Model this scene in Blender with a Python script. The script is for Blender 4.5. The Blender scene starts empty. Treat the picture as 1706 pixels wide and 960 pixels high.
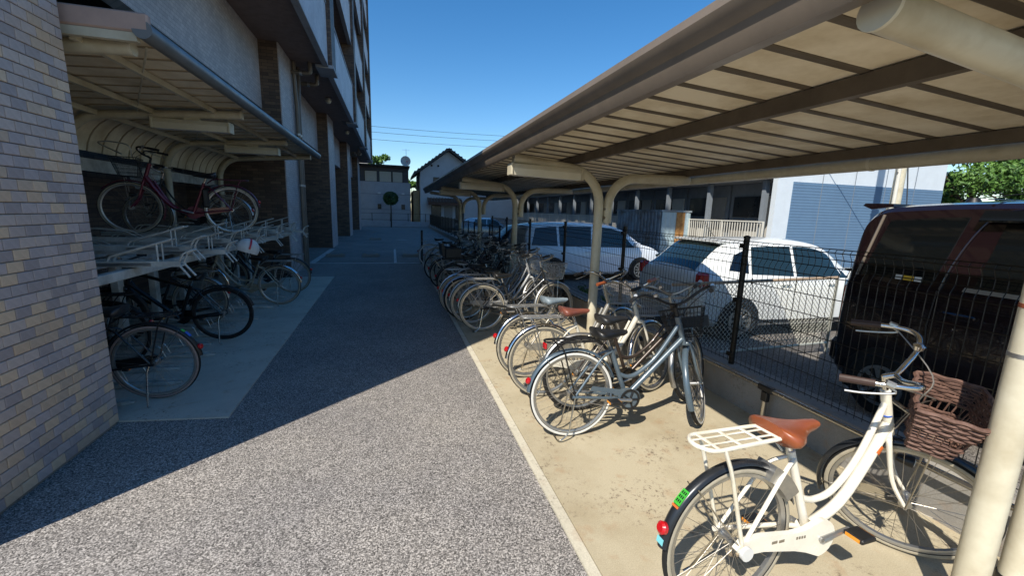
import bpy, math, random
from math import sin, cos, pi, radians as R
from mathutils import Vector as V, Matrix
random.seed(7)
S = bpy.context.scene
COL = S.collection

# ---------------------------------------------------------------- camera, sky, sun, exposure
CAM_H = 1.70
yaw, pitch, roll = R(15.94), R(10.31), R(1.69)
fw = V((sin(yaw)*cos(pitch), cos(yaw)*cos(pitch), -sin(pitch)))
rt = V((cos(yaw), -sin(yaw), 0)); up = rt.cross(fw)
rt2 = cos(roll)*rt + sin(roll)*up; up2 = -sin(roll)*rt + cos(roll)*up
cd = bpy.data.cameras.new('camera'); cam = bpy.data.objects.new('camera', cd); COL.objects.link(cam)
cd.sensor_width = 36; cd.lens = 36*700/1706; cd.clip_start = .03; cd.clip_end = 2000
cam.matrix_world = Matrix(((rt2.x, up2.x, -fw.x, 0), (rt2.y, up2.y, -fw.y, 0), (rt2.z, up2.z, -fw.z, CAM_H), (0, 0, 0, 1)))
S.camera = cam
SUN_EL, SUN_AZ = R(46.5), R(47.0)          # light travels towards +X +Y, 47 degrees off the lane
w = bpy.data.worlds.new('World'); S.world = w; w.use_nodes = True
nt = w.node_tree; bgn = nt.nodes['Background']
sk = nt.nodes.new('ShaderNodeTexSky'); sk.sky_type = 'NISHITA'; sk.sun_disc = False
sk.sun_elevation = SUN_EL; sk.sun_rotation = SUN_AZ + pi
sk.air_density = 1.0; sk.dust_density = 0.15; sk.ozone_density = 2.6
hs = nt.nodes.new('ShaderNodeHueSaturation'); hs.inputs['Saturation'].default_value = 1.33
nt.links.new(sk.outputs[0], hs.inputs['Color']); nt.links.new(hs.outputs[0], bgn.inputs[0])
bgn.inputs[1].default_value = 0.118
sd = bpy.data.lights.new('sun', 'SUN'); sd.energy = 5.0; sd.angle = R(0.53); sd.color = (1.0, .93, .82)
so = bpy.data.objects.new('sun', sd); COL.objects.link(so)
so.rotation_euler = V((sin(SUN_AZ)*cos(SUN_EL), cos(SUN_AZ)*cos(SUN_EL), -sin(SUN_EL))).to_track_quat('-Z', 'Y').to_euler()
so.location = (-20, -20, 30)
S.view_settings.view_transform = 'Standard'; S.view_settings.look = 'None'
S.view_settings.exposure = 0.42; S.view_settings.gamma = 1.0; S.view_settings.use_curve_mapping = False
S.render.engine = 'CYCLES'

# ---------------------------------------------------------------- helpers
def hx(s):
    s = s.lstrip('#'); o = []
    for i in (0, 2, 4):
        c = int(s[i:i+2], 16)/255
        o.append(c/12.92 if c <= .04045 else ((c+.055)/1.055)**2.4)
    return tuple(o)+(1,)

class N:
    def __init__(s, name):
        s.m = bpy.data.materials.new(name); s.m.use_nodes = True; s.t = s.m.node_tree
        s.b = s.t.nodes['Principled BSDF']
    def n(s, typ, **kw):
        x = s.t.nodes.new(typ)
        for k, v in kw.items():
            if k.startswith('i_'):
                x.inputs[k[2:].replace('_', ' ')].default_value = v
            else: setattr(x, k, v)
        return x
    def l(s, a, b): s.t.links.new(a, b)
    def coord(s): 
        return s.n('ShaderNodeTexCoord').outputs['Object']
    def ramp(s, fac, stops):
        r = s.n('ShaderNodeValToRGB'); e = r.color_ramp.elements
        while len(e) < len(stops): e.new(.5)
        for el, (p, c) in zip(e, stops): el.position = p; el.color = c if len(c) == 4 else (*c, 1)
        s.l(fac, r.inputs[0]); return r.outputs[0]
    def mix(s, a, b, fac, mode='MIX'):
        x = s.n('ShaderNodeMix', data_type='RGBA', blend_type=mode)
        for sock, v in ((x.inputs[0], fac), (x.inputs[6], a), (x.inputs[7], b)):
            if hasattr(v, 'is_output'): s.l(v, sock)
            else: sock.default_value = v
        return x.outputs[2]
    def bump(s, h, strength=.3, dist=.01):
        b = s.n('ShaderNodeBump'); b.inputs['Strength'].default_value = strength; b.inputs['Distance'].default_value = dist
        s.l(h, b.inputs['Height']); s.l(b.outputs[0], s.b.inputs['Normal'])
    def noise(s, vec, scale, detail=3, rough=.55):
        x = s.n('ShaderNodeTexNoise'); x.inputs['Scale'].default_value = scale; x.inputs['Detail'].default_value = detail
        x.inputs['Roughness'].default_value = rough
        if vec: s.l(vec, x.inputs['Vector'])
        return x.outputs[0]

def paint(name, col, rough=.5, metal=0, dirt=.25, scale=6, coat=0, dcol=None, bump=0):
    m = N(name); c = hx(col) if isinstance(col, str) else col
    nz = m.noise(m.coord(), scale, 5, .65)
    f = m.ramp(nz, [(.38, (0, 0, 0)), (.72, (1, 1, 1))])
    d = hx(dcol) if dcol else tuple(x*(1-dirt) for x in c[:3])+(1,)
    m.l(m.mix(c, d, f), m.b.inputs['Base Color'])
    m.b.inputs['Roughness'].default_value = rough; m.b.inputs['Metallic'].default_value = metal
    m.b.inputs['Coat Weight'].default_value = coat
    r = m.ramp(nz, [(.3, (rough*.8,)*3), (.8, (min(1, rough*1.3),)*3)]); m.l(r, m.b.inputs['Roughness'])
    if bump: m.bump(m.noise(m.coord(), 90, 3), bump, .004)
    return m.m

M = {}
def asphalt(name, lo, hi, sc=170):
    m = N(name); c = m.coord()
    v = m.n('ShaderNodeTexVoronoi'); v.inputs['Scale'].default_value = sc; m.l(c, v.inputs['Vector'])
    sep = m.n('ShaderNodeSeparateColor'); m.l(v.outputs['Color'], sep.inputs[0])
    n1 = m.noise(c, sc*.45, 3, .7); n2 = m.noise(c, .9, 4, .6); n3 = m.noise(c, 9, 4, .6)
    mul = m.n('ShaderNodeMath', operation='ADD'); m.l(sep.outputs[0], mul.inputs[0]); m.l(n1, mul.inputs[1])
    hl = m.n('ShaderNodeMath', operation='MULTIPLY'); m.l(mul.outputs[0], hl.inputs[0]); hl.inputs[1].default_value = .5
    mid = tuple((a+b)/2*.82 for a, b in zip(lo, hi))
    base = m.ramp(hl.outputs[0], [(.22, lo), (.55, mid), (.80, hi)])
    big = m.ramp(n2, [(.3, (.80, .80, .82)), (.7, (1.12, 1.1, 1.06))])
    b2 = m.mix(base, big, 1.0, 'MULTIPLY')
    fine = m.ramp(n3, [(.3, (.9, .9, .9)), (.7, (1.06, 1.06, 1.06))])
    m.l(m.mix(b2, fine, 1.0, 'MULTIPLY'), m.b.inputs['Base Color'])
    m.b.inputs['Roughness'].default_value = .88; m.b.inputs['Specular IOR Level'].default_value = .3
    m.bump(hl.outputs[0], .9, .006); return m.m
M['asphalt'] = asphalt('lane asphalt', (.042, .039, .037), (.64, .60, .555))
M['lot'] = asphalt('lot asphalt', (.05, .047, .043), (.36, .33, .30), 130)
M['ground'] = asphalt('ground soil', (.08, .07, .055), (.3, .27, .22), 60)

def concrete(name, col, stain, amt=.5):
    m = N(name); c = m.coord(); col = hx(col); st = hx(stain)
    n1 = m.noise(c, 1.6, 6, .62); n2 = m.noise(c, 7, 5, .6); n3 = m.noise(c, 160, 3, .6)
    a = m.mix(col, st, m.ramp(n1, [(.42, (0, 0, 0)), (.78, (amt, amt, amt))]))
    a = m.mix(a, (.34, .19, .09, 1), m.ramp(n2, [(.57, (0, 0, 0)), (.76, (.5, .5, .5))]))
    n4 = m.noise(c, 2.3, 2, .5); n5 = m.noise(c, 34, 4, .7)                 # dark specks gathered in patches
    pm = m.n('ShaderNodeMath', operation='MULTIPLY'); m.l(m.ramp(n4, [(.47, (0, 0, 0)), (.62, (1, 1, 1))]), pm.inputs[0]); m.l(m.ramp(n5, [(.56, (0, 0, 0)), (.66, (.75, .75, .75))]), pm.inputs[1])
    a = m.mix(a, (.10, .065, .04, 1), pm.outputs[0])
    a = m.mix(a, m.ramp(n3, [(.3, (.82, .82, .82)), (.7, (1.1, 1.1, 1.1))]), 1.0, 'MULTIPLY')
    m.l(a, m.b.inputs['Base Color']); m.b.inputs['Roughness'].default_value = .85
    m.bump(n3, .35, .003); return m.m
M['slab'] = concrete('slab concrete', '#b5aa90', '#918264', .75)
M['slab2'] = concrete('left slab concrete', '#c9bfae', '#9d9486', .6)
M['curb'] = concrete('kerb concrete', '#8f8b84', '#66625c', .7)
M['wallconc'] = concrete('fair faced concrete', '#a9adb2', '#8f949b', .6)

def brickmat(name, c1, c2, mort, bw, bh, rough=.55, msize=.004, bump=.5, bias=0.0, off=.5):
    m = N(name); tc = m.coord(); sp = m.n('ShaderNodeSeparateXYZ'); m.l(tc, sp.inputs[0])
    ad = m.n('ShaderNodeMath', operation='ADD'); m.l(sp.outputs[0], ad.inputs[0]); m.l(sp.outputs[1], ad.inputs[1])
    cb = m.n('ShaderNodeCombineXYZ'); m.l(ad.outputs[0], cb.inputs[0]); m.l(sp.outputs[2], cb.inputs[1])
    b = m.n('ShaderNodeTexBrick'); m.l(cb.outputs[0], b.inputs['Vector'])
    b.offset = off
    b.inputs['Color1'].default_value = hx(c1); b.inputs['Color2'].default_value = hx(c2); b.inputs['Mortar'].default_value = hx(mort)
    b.inputs['Scale'].default_value = 1; b.inputs['Brick Width'].default_value = bw; b.inputs['Row Height'].default_value = bh
    b.inputs['Mortar Size'].default_value = msize; b.inputs['Bias'].default_value = bias; b.inputs['Mortar Smooth'].default_value = .2
    nz = m.noise(tc, 1.1, 4)
    m.l(m.mix(b.outputs[0], m.ramp(nz, [(.3, (.8, .8, .8)), (.7, (1.1, 1.1, 1.1))]), 1.0, 'MULTIPLY'), m.b.inputs['Base Color'])
    m.b.inputs['Roughness'].default_value = rough
    inv = m.n('ShaderNodeMath', operation='SUBTRACT'); inv.inputs[0].default_value = 1; m.l(b.outputs['Fac'], inv.inputs[1])
    m.bump(inv.outputs[0], bump, .006); return m.m
M['brown'] = brickmat('brown facing tile', '#75604f', '#4f413a', '#332c29', .235, .068)
M['ltile'] = brickmat('light grey facing tile', '#cbc3c0', '#b5adac', '#979190', .105, .055, msize=.003)
M['pale'] = brickmat('pale parapet tile', '#d0cfd2', '#c2c1c6', '#aeadb3', .105, .055, msize=.003, bump=.25)
M['dark'] = paint('dark back wall', '#3d3532', .9, dirt=.4)
M['soffit'] = paint('brown soffit board', '#8c766b', .9, dirt=.2)
M['black'] = paint('black steel', '#15130f', .45, .3, .2)
M['blackrub'] = paint('black rubber', '#141414', .8, 0, .3, 20)
M['blackpl'] = paint('black plastic', '#19191a', .45, 0, .2)
M['cream'] = paint('cream paint', '#c9c3ae', .45, 0, .22, 3, dcol='#a89d83', bump=.05)
M['cream2'] = paint('cream light housing', '#d0cab6', .45, 0, .15, 4)
M['roofund'] = paint('dirty cream roof sheet', '#eadfc6', .7, 0, .3, 2.2, dcol='#bfae8d', bump=.06)
M['rib'] = paint('brown grey roof rib', '#5f5548', .65, 0, .3, 4)
M['gutter'] = paint('grey brown gutter', '#73685c', .45, .1, .25, 3)
M['gutterL'] = paint('grey gutter', '#767a7c', .4, .2, .25, 3)
M['pink'] = paint('pinkish roof trim', '#b59c90', .6, 0, .25, 3)
M['rust'] = paint('rust band', '#8d4a2c', .8, 0, .3, 30)
M['steel'] = paint('stainless steel', '#b8b4ac', .28, 1, .15, 9)
M['chrome'] = paint('chrome', '#d2d2d2', .16, 1, .12, 14)
M['alum'] = paint('brushed aluminium', '#b4b4b2', .4, .9, .2, 14)
M['wheelgrey'] = paint('dull spoke steel', '#a09a90', .45, .8, .3, 20)
M['galv'] = paint('galvanised wire', '#b9bab0', .5, .5, .2, 9)
M['rack'] = paint('white rack paint', '#c6c8c2', .5, .0, .2, 6, dcol='#8f908a')
M['whitepl'] = paint('white line paint', '#dedcd6', .8, 0, .45, 9, dcol='#8f8e8a')
M['white'] = paint('white bicycle paint', '#e6e0d0', .35, 0, .12, 9, .3, dcol='#c8bda2')
M['glass'] = None
def glassmat(name, c, rough=.05):
    m = N(name); m.b.inputs['Base Color'].default_value = hx(c); m.b.inputs['Roughness'].default_value = rough
    m.b.inputs['Specular IOR Level'].default_value = .6; m.b.inputs['Coat Weight'].default_value = .5; return m.m
M['glass'] = glassmat('dark window glass', '#0d1012'); M['glassteal'] = glassmat('tinted car glass', '#1c2a2c')
M['glassfar'] = paint('dull far window glass', '#16191c', .3, 0, .1, 3)
M['red'] = glassmat('red lens', '#b01218', .2); M['amber'] = glassmat('amber reflector', '#d98a1c', .25)
M['stgreen'] = paint('green sticker', '#3fae36', .5); M['stcyan'] = paint('cyan sticker', '#7fd0d8', .5); M['stblue'] = paint('blue sticker', '#2d62c8', .5)
M['orange'] = paint('orange sticker', '#d06a2a', .6); M['yellow'] = paint('yellow sticker', '#d6b33a', .6); M['stwhite'] = paint('white sticker', '#d8d8d4', .6)

class MB:
    def __init__(s): s.v = []; s.f = []; s.m = []
    def add(s, vs, fs, mi=0):
        o = len(s.v); s.v += [V(p) for p in vs]
        for f in fs: s.f.append([i+o for i in f]); s.m.append(mi)
        return s
    def box(s, x0, x1, y0, y1, z0, z1, mi=0):
        return s.add([(x0,y0,z0),(x1,y0,z0),(x1,y1,z0),(x0,y1,z0),(x0,y0,z1),(x1,y0,z1),(x1,y1,z1),(x0,y1,z1)],
                     [(3,2,1,0),(4,5,6,7),(0,1,5,4),(1,2,6,5),(2,3,7,6),(3,0,4,7)], mi)
    def bbox(s, x0, x1, y0, y1, z0, z1, b=.01, mi=0):       # box with chamfered vertical faces (12 more faces)
        def ring(z, i): return [(x0+i,y0,z),(x1-i,y0,z),(x1,y0+i,z),(x1,y1-i,z),(x1-i,y1,z),(x0+i,y1,z),(x0,y1-i,z),(x0,y0+i,z)]
        def ins(z): return [(x0+b,y0+b,z),(x1-b,y0+b,z),(x1-b,y0+b,z),(x1-b,y1-b,z),(x1-b,y1-b,z),(x0+b,y1-b,z),(x0+b,y1-b,z),(x0+b,y0+b,z)]
        rs = [ins(z0), ring(z0+b, b), ring(z1-b, b), ins(z1)]
        return s.loft(rs, True, True, mi)
    def loft(s, rings, closed=True, caps=True, mi=0, ringclosed=False):
        n = len(rings[0]); vs = [p for r in rings for p in r]; fs = []
        k = len(rings)
        for a in range(k if ringclosed else k-1):
            b = (a+1) % k
            for i in range(n if closed else n-1):
                j = (i+1) % n; fs.append((a*n+i, a*n+j, b*n+j, b*n+i))
        if caps and not ringclosed and closed:
            fs.append(tuple(range(n))[::-1]); fs.append(tuple((k-1)*n+i for i in range(n)))
        return s.add(vs, fs, mi)
    def tube(s, pts, r, n=8, closed=False, mi=0, caps=True):
        pts = [V(p) for p in pts]; k = len(pts)
        rr = r if isinstance(r, (list, tuple)) else [r]*k
        T = []
        for i in range(k):
            a = pts[(i-1) % k] if (closed or i > 0) else pts[i]; b = pts[(i+1) % k] if (closed or i < k-1) else pts[i]
            d = b-a; T.append(d.normalized() if d.length > 1e-9 else V((0,0,1)))
        ref = V((0,0,1)) if abs(T[0].z) < .9 else V((1,0,0))
        u = T[0].cross(ref).normalized(); rings = []
        for i in range(k):
            u = (u - T[i]*u.dot(T[i])); u = u.normalized() if u.length > 1e-6 else T[i].orthogonal().normalized()
            v = T[i].cross(u)
            rings.append([pts[i]+(u*cos(2*pi*j/n)+v*sin(2*pi*j/n))*rr[i] for j in range(n)])
        return s.loft(rings, True, caps, mi, closed)
    def cyl(s, a, b, r, n=16, mi=0): return s.tube([a, b], r, n, mi=mi)
    def arcsec(s, c, R0, a0, a1, sec, n=24, closed=False, mi=0):    # section [(dr, y)] swept round an axle along y
        rings = []
        for i in range(n if closed else n+1):
            a = a0+(a1-a0)*i/n
            rings.append([(c[0]+(R0+dr)*cos(a), c[1]+y, c[2]+(R0+dr)*sin(a)) for dr, y in sec])
        return s.loft(rings, True, not closed, mi, closed)
    def xf(s, m): s.v = [m @ p for p in s.v]; return s
    def build(s, name, mats, parent=None, smooth=35, loc=None):
        me = bpy.data.meshes.new(name); me.from_pydata([tuple(p) for p in s.v], [], s.f)
        mats = mats if isinstance(mats, (list, tuple)) else [mats]
        for x in mats: me.materials.append(M[x] if isinstance(x, str) else x)
        if len(mats) > 1: me.polygons.foreach_set('material_index', s.m)
        if smooth:
            me.polygons.foreach_set('use_smooth', [True]*len(me.polygons)); me.set_sharp_from_angle(angle=R(smooth))
        me.update()
        return link(name, me, parent, loc)

def link(name, me, parent=None, loc=None):
    o = bpy.data.objects.new(name, me); COL.objects.link(o)
    if parent: o.parent = parent
    if loc is not None: o.location = loc
    return o
def thing(name, label, cat, loc=(0,0,0), rot=(0,0,0), group=None):
    o = bpy.data.objects.new(name, None); COL.objects.link(o); o.empty_display_size = .1
    o.location = loc; o.rotation_euler = rot
    return tag(o, label, cat, group)
def tag(o, label, cat, group=None):
    o['label'] = label; o['category'] = cat
    if group: o['group'] = group
    return o
def struct(o): o['kind'] = 'structure'; return o
def spline(pts, n=6):
    P = [V(p) for p in pts]; out = []
    for i in range(len(P)-1):
        p0, p1, p2, p3 = P[max(i-1, 0)], P[i], P[i+1], P[min(i+2, len(P)-1)]
        for k in range(n):
            t = k/n
            out.append(.5*((2*p1)+(p2-p0)*t+(2*p0-5*p1+4*p2-p3)*t*t+(3*p1-p0-3*p2+p3)*t**3))
    out.append(P[-1]); return out
def bend(pts, r, n=6):                                  # polyline with rounded corners
    P = [V(p) for p in pts]; out = [P[0]]
    for i in range(1, len(P)-1):
        a = (P[i-1]-P[i]); b = (P[i+1]-P[i]); rr = min(r, a.length*.49, b.length*.49)
        A = P[i]+a.normalized()*rr; B = P[i]+b.normalized()*rr
        for k in range(n+1):
            t = k/n; out.append((1-t)**2*A+2*t*(1-t)*P[i]+t*t*B)
    out.append(P[-1]); return out
def copy_tree(o, parent=None):
    c = o.copy(); COL.objects.link(c); c.parent = parent
    for ch in list(o.children): copy_tree(ch, c)
    return c

# ---------------------------------------------------------------- ground, slabs, markings
struct(MB().box(-300, 300, -80, 400, -1.2, -.30).build('ground', 'ground', smooth=0))
struct(MB().box(-14, .862, -6, 40.6, -.5, 0).build('lane', 'asphalt', smooth=0))
lot = MB()
lot.loft([[(3.24, y, -.9), (40, y, -.9), (40, y, z), (3.24, y, z)] for y, z in ((-8, -.03), (2, -.03), (5.8, -.115), (11.6, -.20), (16, -.24), (75, -.24))])
struct(lot.build('parking_lot', 'lot', smooth=0))
struct(MB().box(.8625, 3.2395, 13.402, 40.6, -.5, -.004).build('far_lane_strip', 'asphalt', smooth=0))
M['edging'] = concrete('pale edging concrete', '#c9c2ae', '#a59d8a', .6)
# right slab with its lighter edging strip
struct(MB().box(.925, 2.985, -3, 13.4, -.4, .012).build('right_slab', 'slab', smooth=0))
struct(MB().box(.864, .921, -3, 13.4, -.4, .010).build('slab_edging', 'edging', smooth=0))
mb = MB(); mb.add([(-4.4, 3.72, -.3), (-2.07, 3.72, -.3), (-1.30, 3.62, -.3), (-1.40, 10.95, -.3), (-4.4, 10.95, -.3),
                   (-4.4, 3.72, .012), (-2.07, 3.72, .012), (-1.30, 3.62, .012), (-1.40, 10.95, .012), (-4.4, 10.95, .012)],
                  [(4,3,2,1,0), (5,6,7,8,9), (0,1,6,5), (1,2,7,6), (2,3,8,7), (3,4,9,8), (4,0,5,9)])
struct(mb.build('left_slab', 'slab2', smooth=0))
struct(MB().box(-6.0, .80, 13.60, 13.68, -.01, .004).build('stall_line', 'whitepl', smooth=0))
struct(MB().box(.02, .10, 13.685, 18.3, -.01, .004).build('stall_line', 'whitepl', smooth=0))
mb = MB().add([(-2.45, 13.7, .004), (-2.27, 13.7, .004), (-2.27, 18.3, .004), (-2.45, 18.3, .004)], [(0,1,2,3)])
struct(mb.build('stall_line', 'whitepl', smooth=0))
struct(MB().box(.2, .75, 23.7, 23.82, -.01, .004).build('stall_line', 'whitepl', smooth=0))
def wheel_stop(x, y, lb):
    t = thing('wheel_stop', lb, 'wheel stop', (x, y, 0), group='wheel stops')
    m = MB(); prof = [(-.07, 0), (.07, 0), (.05, .1), (-.05, .1)]
    m.loft([[(xx, p[0], p[1]) for p in prof] for xx in (-.3, .3)])
    m.build('stop_block', 'curb', t)
    for sx in (-.2, .2): MB().box(sx-.04, sx+.04, -.012, .012, .1005, .106).build('reflector', 'yellow', t)
for x, y, lb in ((-1.9, 15.4, 'low concrete wheel stop on the lane beside the painted line at the building'), (-.75, 15.4, 'low concrete wheel stop on the lane between the two painted stall lines'), (.6, 15.4, 'low concrete wheel stop on the lane next to the black end post'), (-.9, 23.6, 'farthest low concrete wheel stop on the lane toward the topiary tree')): wheel_stop(x, y, lb)
struct(MB().bbox(2.985, 3.235, -3, 13.4, -.3, .335, .012).build('kerb_wall', 'curb', smooth=0))
struct(MB().bbox(3.25, 3.5, 13.41, 40.6, -.3, .22, .012).build('far_kerb', 'curb', smooth=0))

# ---------------------------------------------------------------- tiled pier on the left
TX, TY0, TY1, TZ = -2.066, 2.2605, 3.71, 5.29
pier = thing('tiled_pier', 'wide wall pier faced with small purple grey and tan tiles beside the bicycle shelter', 'wall', (TX, 3.0, 0))
MB().box(-2.5, -.013, TY0-3+.013, TY1-3-.013, -.2, TZ).build('core', 'curb', pier, 0)
tilem = []
for i, c in enumerate(('#b9adaa', '#ada4a3', '#c0b2a9', '#a39997', '#d3bb9f', '#cbb297', '#c2ad97', '#b8aaa2')):
    tilem.append(paint('pier tile %d' % i, c, .5, 0, .14, 25, dcol=None))
pw, ph, jt = .1115, .066, .005
def tile_geo(face):
    m = MB(); hw, hh, b = ((pw/2 if face else pw)-jt)/2, (ph-jt)/2, .003
    rings = [[(d, a, z) for a, z in ((-hw+i, -hh+i), (hw-i, -hh+i), (hw-i, hh-i), (-hw+i, hh-i))] for d, i in ((-.014, 0), (-.003, 0), (0, b))]
    m.loft(rings, True, True)
    return m
tile_mesh = []
for k in range(len(tilem)):
    o = tile_geo(0); me = bpy.data.meshes.new('tile'); me.from_pydata([tuple(p) for p in o.v], [], o.f); me.materials.append(tilem[k]); tile_mesh.append(me)
half_mesh = []
for k in range(len(tilem)):
    o = tile_geo(1); me = bpy.data.meshes.new('tile'); me.from_pydata([tuple(p) for p in o.v], [], o.f); me.materials.append(tilem[k]); half_mesh.append(me)
spots = []
rows = int((TZ-.01)/ph)
for r_ in range(rows):
    z = .02+ph*(r_+.5); offs = (pw/2 if r_ % 2 else 0)
    y = TY1-pw/2-offs
    while y > TY0+pw/2-.003:
        spots.append(('L', y, z)); y -= pw
    if r_ % 2: spots.append(('H', TY1-pw/4, z)); spots.append(('H', TY0+pw/4, z))
rnd = random.Random(3)
def tile_col(z):
    p = .26 if z > 1.0 else .34
    return rnd.choice((4, 4, 5, 6)) if rnd.random() < p else rnd.choice((0, 1, 2, 3, 7))
def seen(y, z): return y > 2.60 and z < (CAM_H + 1.28*(y/3.7))
vis = sorted([s_ for s_ in spots if seen(s_[1], s_[2])], key=lambda s_: (s_[1])**2+(s_[2]-1.7)**2)
single = set(vis[:300])
st = MB()
for s_ in spots:
    k = tile_col(s_[2]); jx = rnd.uniform(-.0012, .0006)
    if s_ in single:
        o = link('tile', (half_mesh if s_[0] == 'H' else tile_mesh)[k], pier, (jx, s_[1]-3, s_[2]))
    else:
        g = tile_geo(s_[0] == 'H'); st.add([(p.x+jx, p.y+s_[1]-3, p.z+s_[2]) for p in g.v], g.f, k)
for yy, sg in ((TY1-3, 1), (TY0-3, -1)):                       # end faces of the pier
    for r_ in range(rows):
        z = .02+ph*(r_+.5); x = -pw/2-(pw/2 if r_ % 2 else 0)
        if r_ % 2:
            k = tile_col(z); g = tile_geo(1); st.add([(-pw/4+p.y, yy+sg*p.x, p.z+z) for p in g.v], [f[::sg] for f in g.f], k)
        while x > -2.45:
            k = tile_col(z); g = tile_geo(0); st.add([(x+p.y, yy+sg*p.x, p.z+z) for p in g.v], [f[::sg] for f in g.f], k); x -= pw
o = st.build('tile_field', tilem, pier, 0); o['kind'] = 'stuff'

# ---------------------------------------------------------------- apartment building over the lane
ab = thing('apartment_building', 'tall brown tiled apartment block with pale balcony fronts overhanging the lane', 'building', (-2.4, 20, 0))
def bp(name, mat, x0, x1, y0, y1, z0, z1, par=None, b=0):
    m = MB(); (m.bbox(x0+2.4, x1+2.4, y0-20, y1-20, z0, z1, b) if b else m.box(x0+2.4, x1+2.4, y0-20, y1-20, z0, z1))
    return m.build(name, mat, par or ab, 0)
NEAR, FARE, SOF, FH, NF = 2.9, 38.0, 5.3, 3.1, 6
FX = -1.52
bp('soffit', 'soffit', -12, FX-.12, NEAR+.05, FARE, SOF, SOF+.2)
bp('core_wall', 'brown', -12, -3.1, NEAR+.1, FARE, SOF+.2, SOF+FH*NF)
bp('back_wall', 'brown', -6.3, -6.0, 11.5, FARE, 0, SOF-.003)
bp('shelter_back_wall', 'brown', -4.75, -4.45, 3.6, 11.3, 0, SOF-.003)
PY = (11.3, 18.9, 26.5, 34.1)
for y in PY:
    p = bp('pier', 'brown', -5.99, -2.42, y, y+1.7, 0, SOF-.004)
    bp('pier_face', 'ltile', -2.42+.0, -2.40, y+.02, y+1.68, 0, SOF-.006, p)
ys = [3.72]+[v for y in PY for v in (y, y+1.7)]+[FARE]
for a, b in ((3.72, 11.3), (13.0, 18.9), (20.6, 26.5), (28.2, 34.1), (35.8, FARE)):
    bp('wall_panel', 'ltile', -3.0, -2.8, a+.003, b-.003, 3.84, SOF-.005)
for k in range(NF):
    z = SOF+FH*k
    if k: bp('balcony_floor', 'soffit', -3.1, FX-.12, NEAR, FARE, z-.02, z+.18)
    edges = [NEAR, 5.4, 13.0, 20.6, 28.2, 35.8, FARE]
    for a, b in zip(edges[:-1], edges[1:]):
        a2 = a+(.42 if a != NEAR else 0); b2 = b-(.42 if b != FARE else 0)
        q = bp('balcony_front', 'pale', FX-.12, FX, a2, b2, z-.03, z+1.42, b=.012)
        bp('coping', 'wallconc', FX-.14, FX+.02, a2, b2, z+1.421, z+1.48, q)
        bp('base_strip', 'wallconc', FX-.125, FX+.012, a2, b2, z-.06, z-.031, q)
    bp('balcony_front', 'pale', -3.1, FX-.121, NEAR, NEAR+.12, z-.03, z+1.42)
for y in (5.4, 13.0, 20.6, 28.2, 35.8):
    p = bp('pilaster', 'brown', FX-.5, FX+.10, y-.4, y+.4, SOF-.01, SOF+FH*NF)
    bp('pilaster_cap', 'wallconc', FX-.3, FX+.13, y-.43, y+.43, SOF-.09, SOF-.012, p)
for k in range(NF):
    z = SOF+FH*k
    for y in (8, 10.5, 15.5, 18, 23, 25.5, 31):
        wdw = bp('balcony_window', 'black', -3.1, -3.04, y-.9, y+.9, z+.2, z+2.3)
        bp('pane', 'glass', -3.04, -3.03, y-.84, y-.02, z+.26, z+2.24, wdw); bp('pane', 'glass', -3.04, -3.03, y+.02, y+.84, z+.26, z+2.24, wdw)
# pipes under the soffit and soffit lamps
def lp(p): return (p[0]+2.4, p[1]-20, p[2])
for (y, d) in ((12.55, 0), (13.6, 0), (29.0, 0), (30.0, 0)):
    pts = bend([(-2.72, y, SOF-.45), (-2.72, y, SOF-.28), (-1.95, y, SOF-.28), (-1.95, y, SOF-.01)], .09)
    o = MB().tube([lp(p) for p in pts], .055, 10).build('drain_pipe', M['gutter'], ab)
    MB().tube([lp((-2.2, y, SOF-.28)), lp((-2.14, y, SOF-.28))], .066, 12).build('pipe_collar', 'alum', o)
for y, jog in ((12.55, .0), (13.08, .28)):
    pts = bend([(-2.33, y, SOF-.02), (-2.33, y, SOF-.35), (-2.33, y-jog*.5+.02, SOF-.75), (-2.33, 12.66+jog*.9, 4.2), (-2.33, 12.66+jog*.9, 0.0)], .12)
    o = MB().tube([lp(p) for p in pts], .05, 10).build('downpipe', 'gutter', ab)
    for z in (.9, 2.2, 3.5): MB().tube([lp((-2.33, 12.66+jog*.9, z)), lp((-2.33, 12.66+jog*.9, z+.05))], .062, 12).build('pipe_bracket', 'alum', o)
for y in (16.2, 22.5, 31.0):
    o = MB().tube([lp((-2.0, y, SOF-.02)), lp((-2.0, y, SOF-.10))], .11, 16).build('soffit_lamp', 'alum', ab)
    MB().tube([lp((-2.0, y, SOF-.1)), lp((-2.0, y, SOF-.16)), lp((-2.0, y, SOF-.19))], [.09, .08, .04], 16).build('lamp_glass', 'cream2', o)

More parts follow.
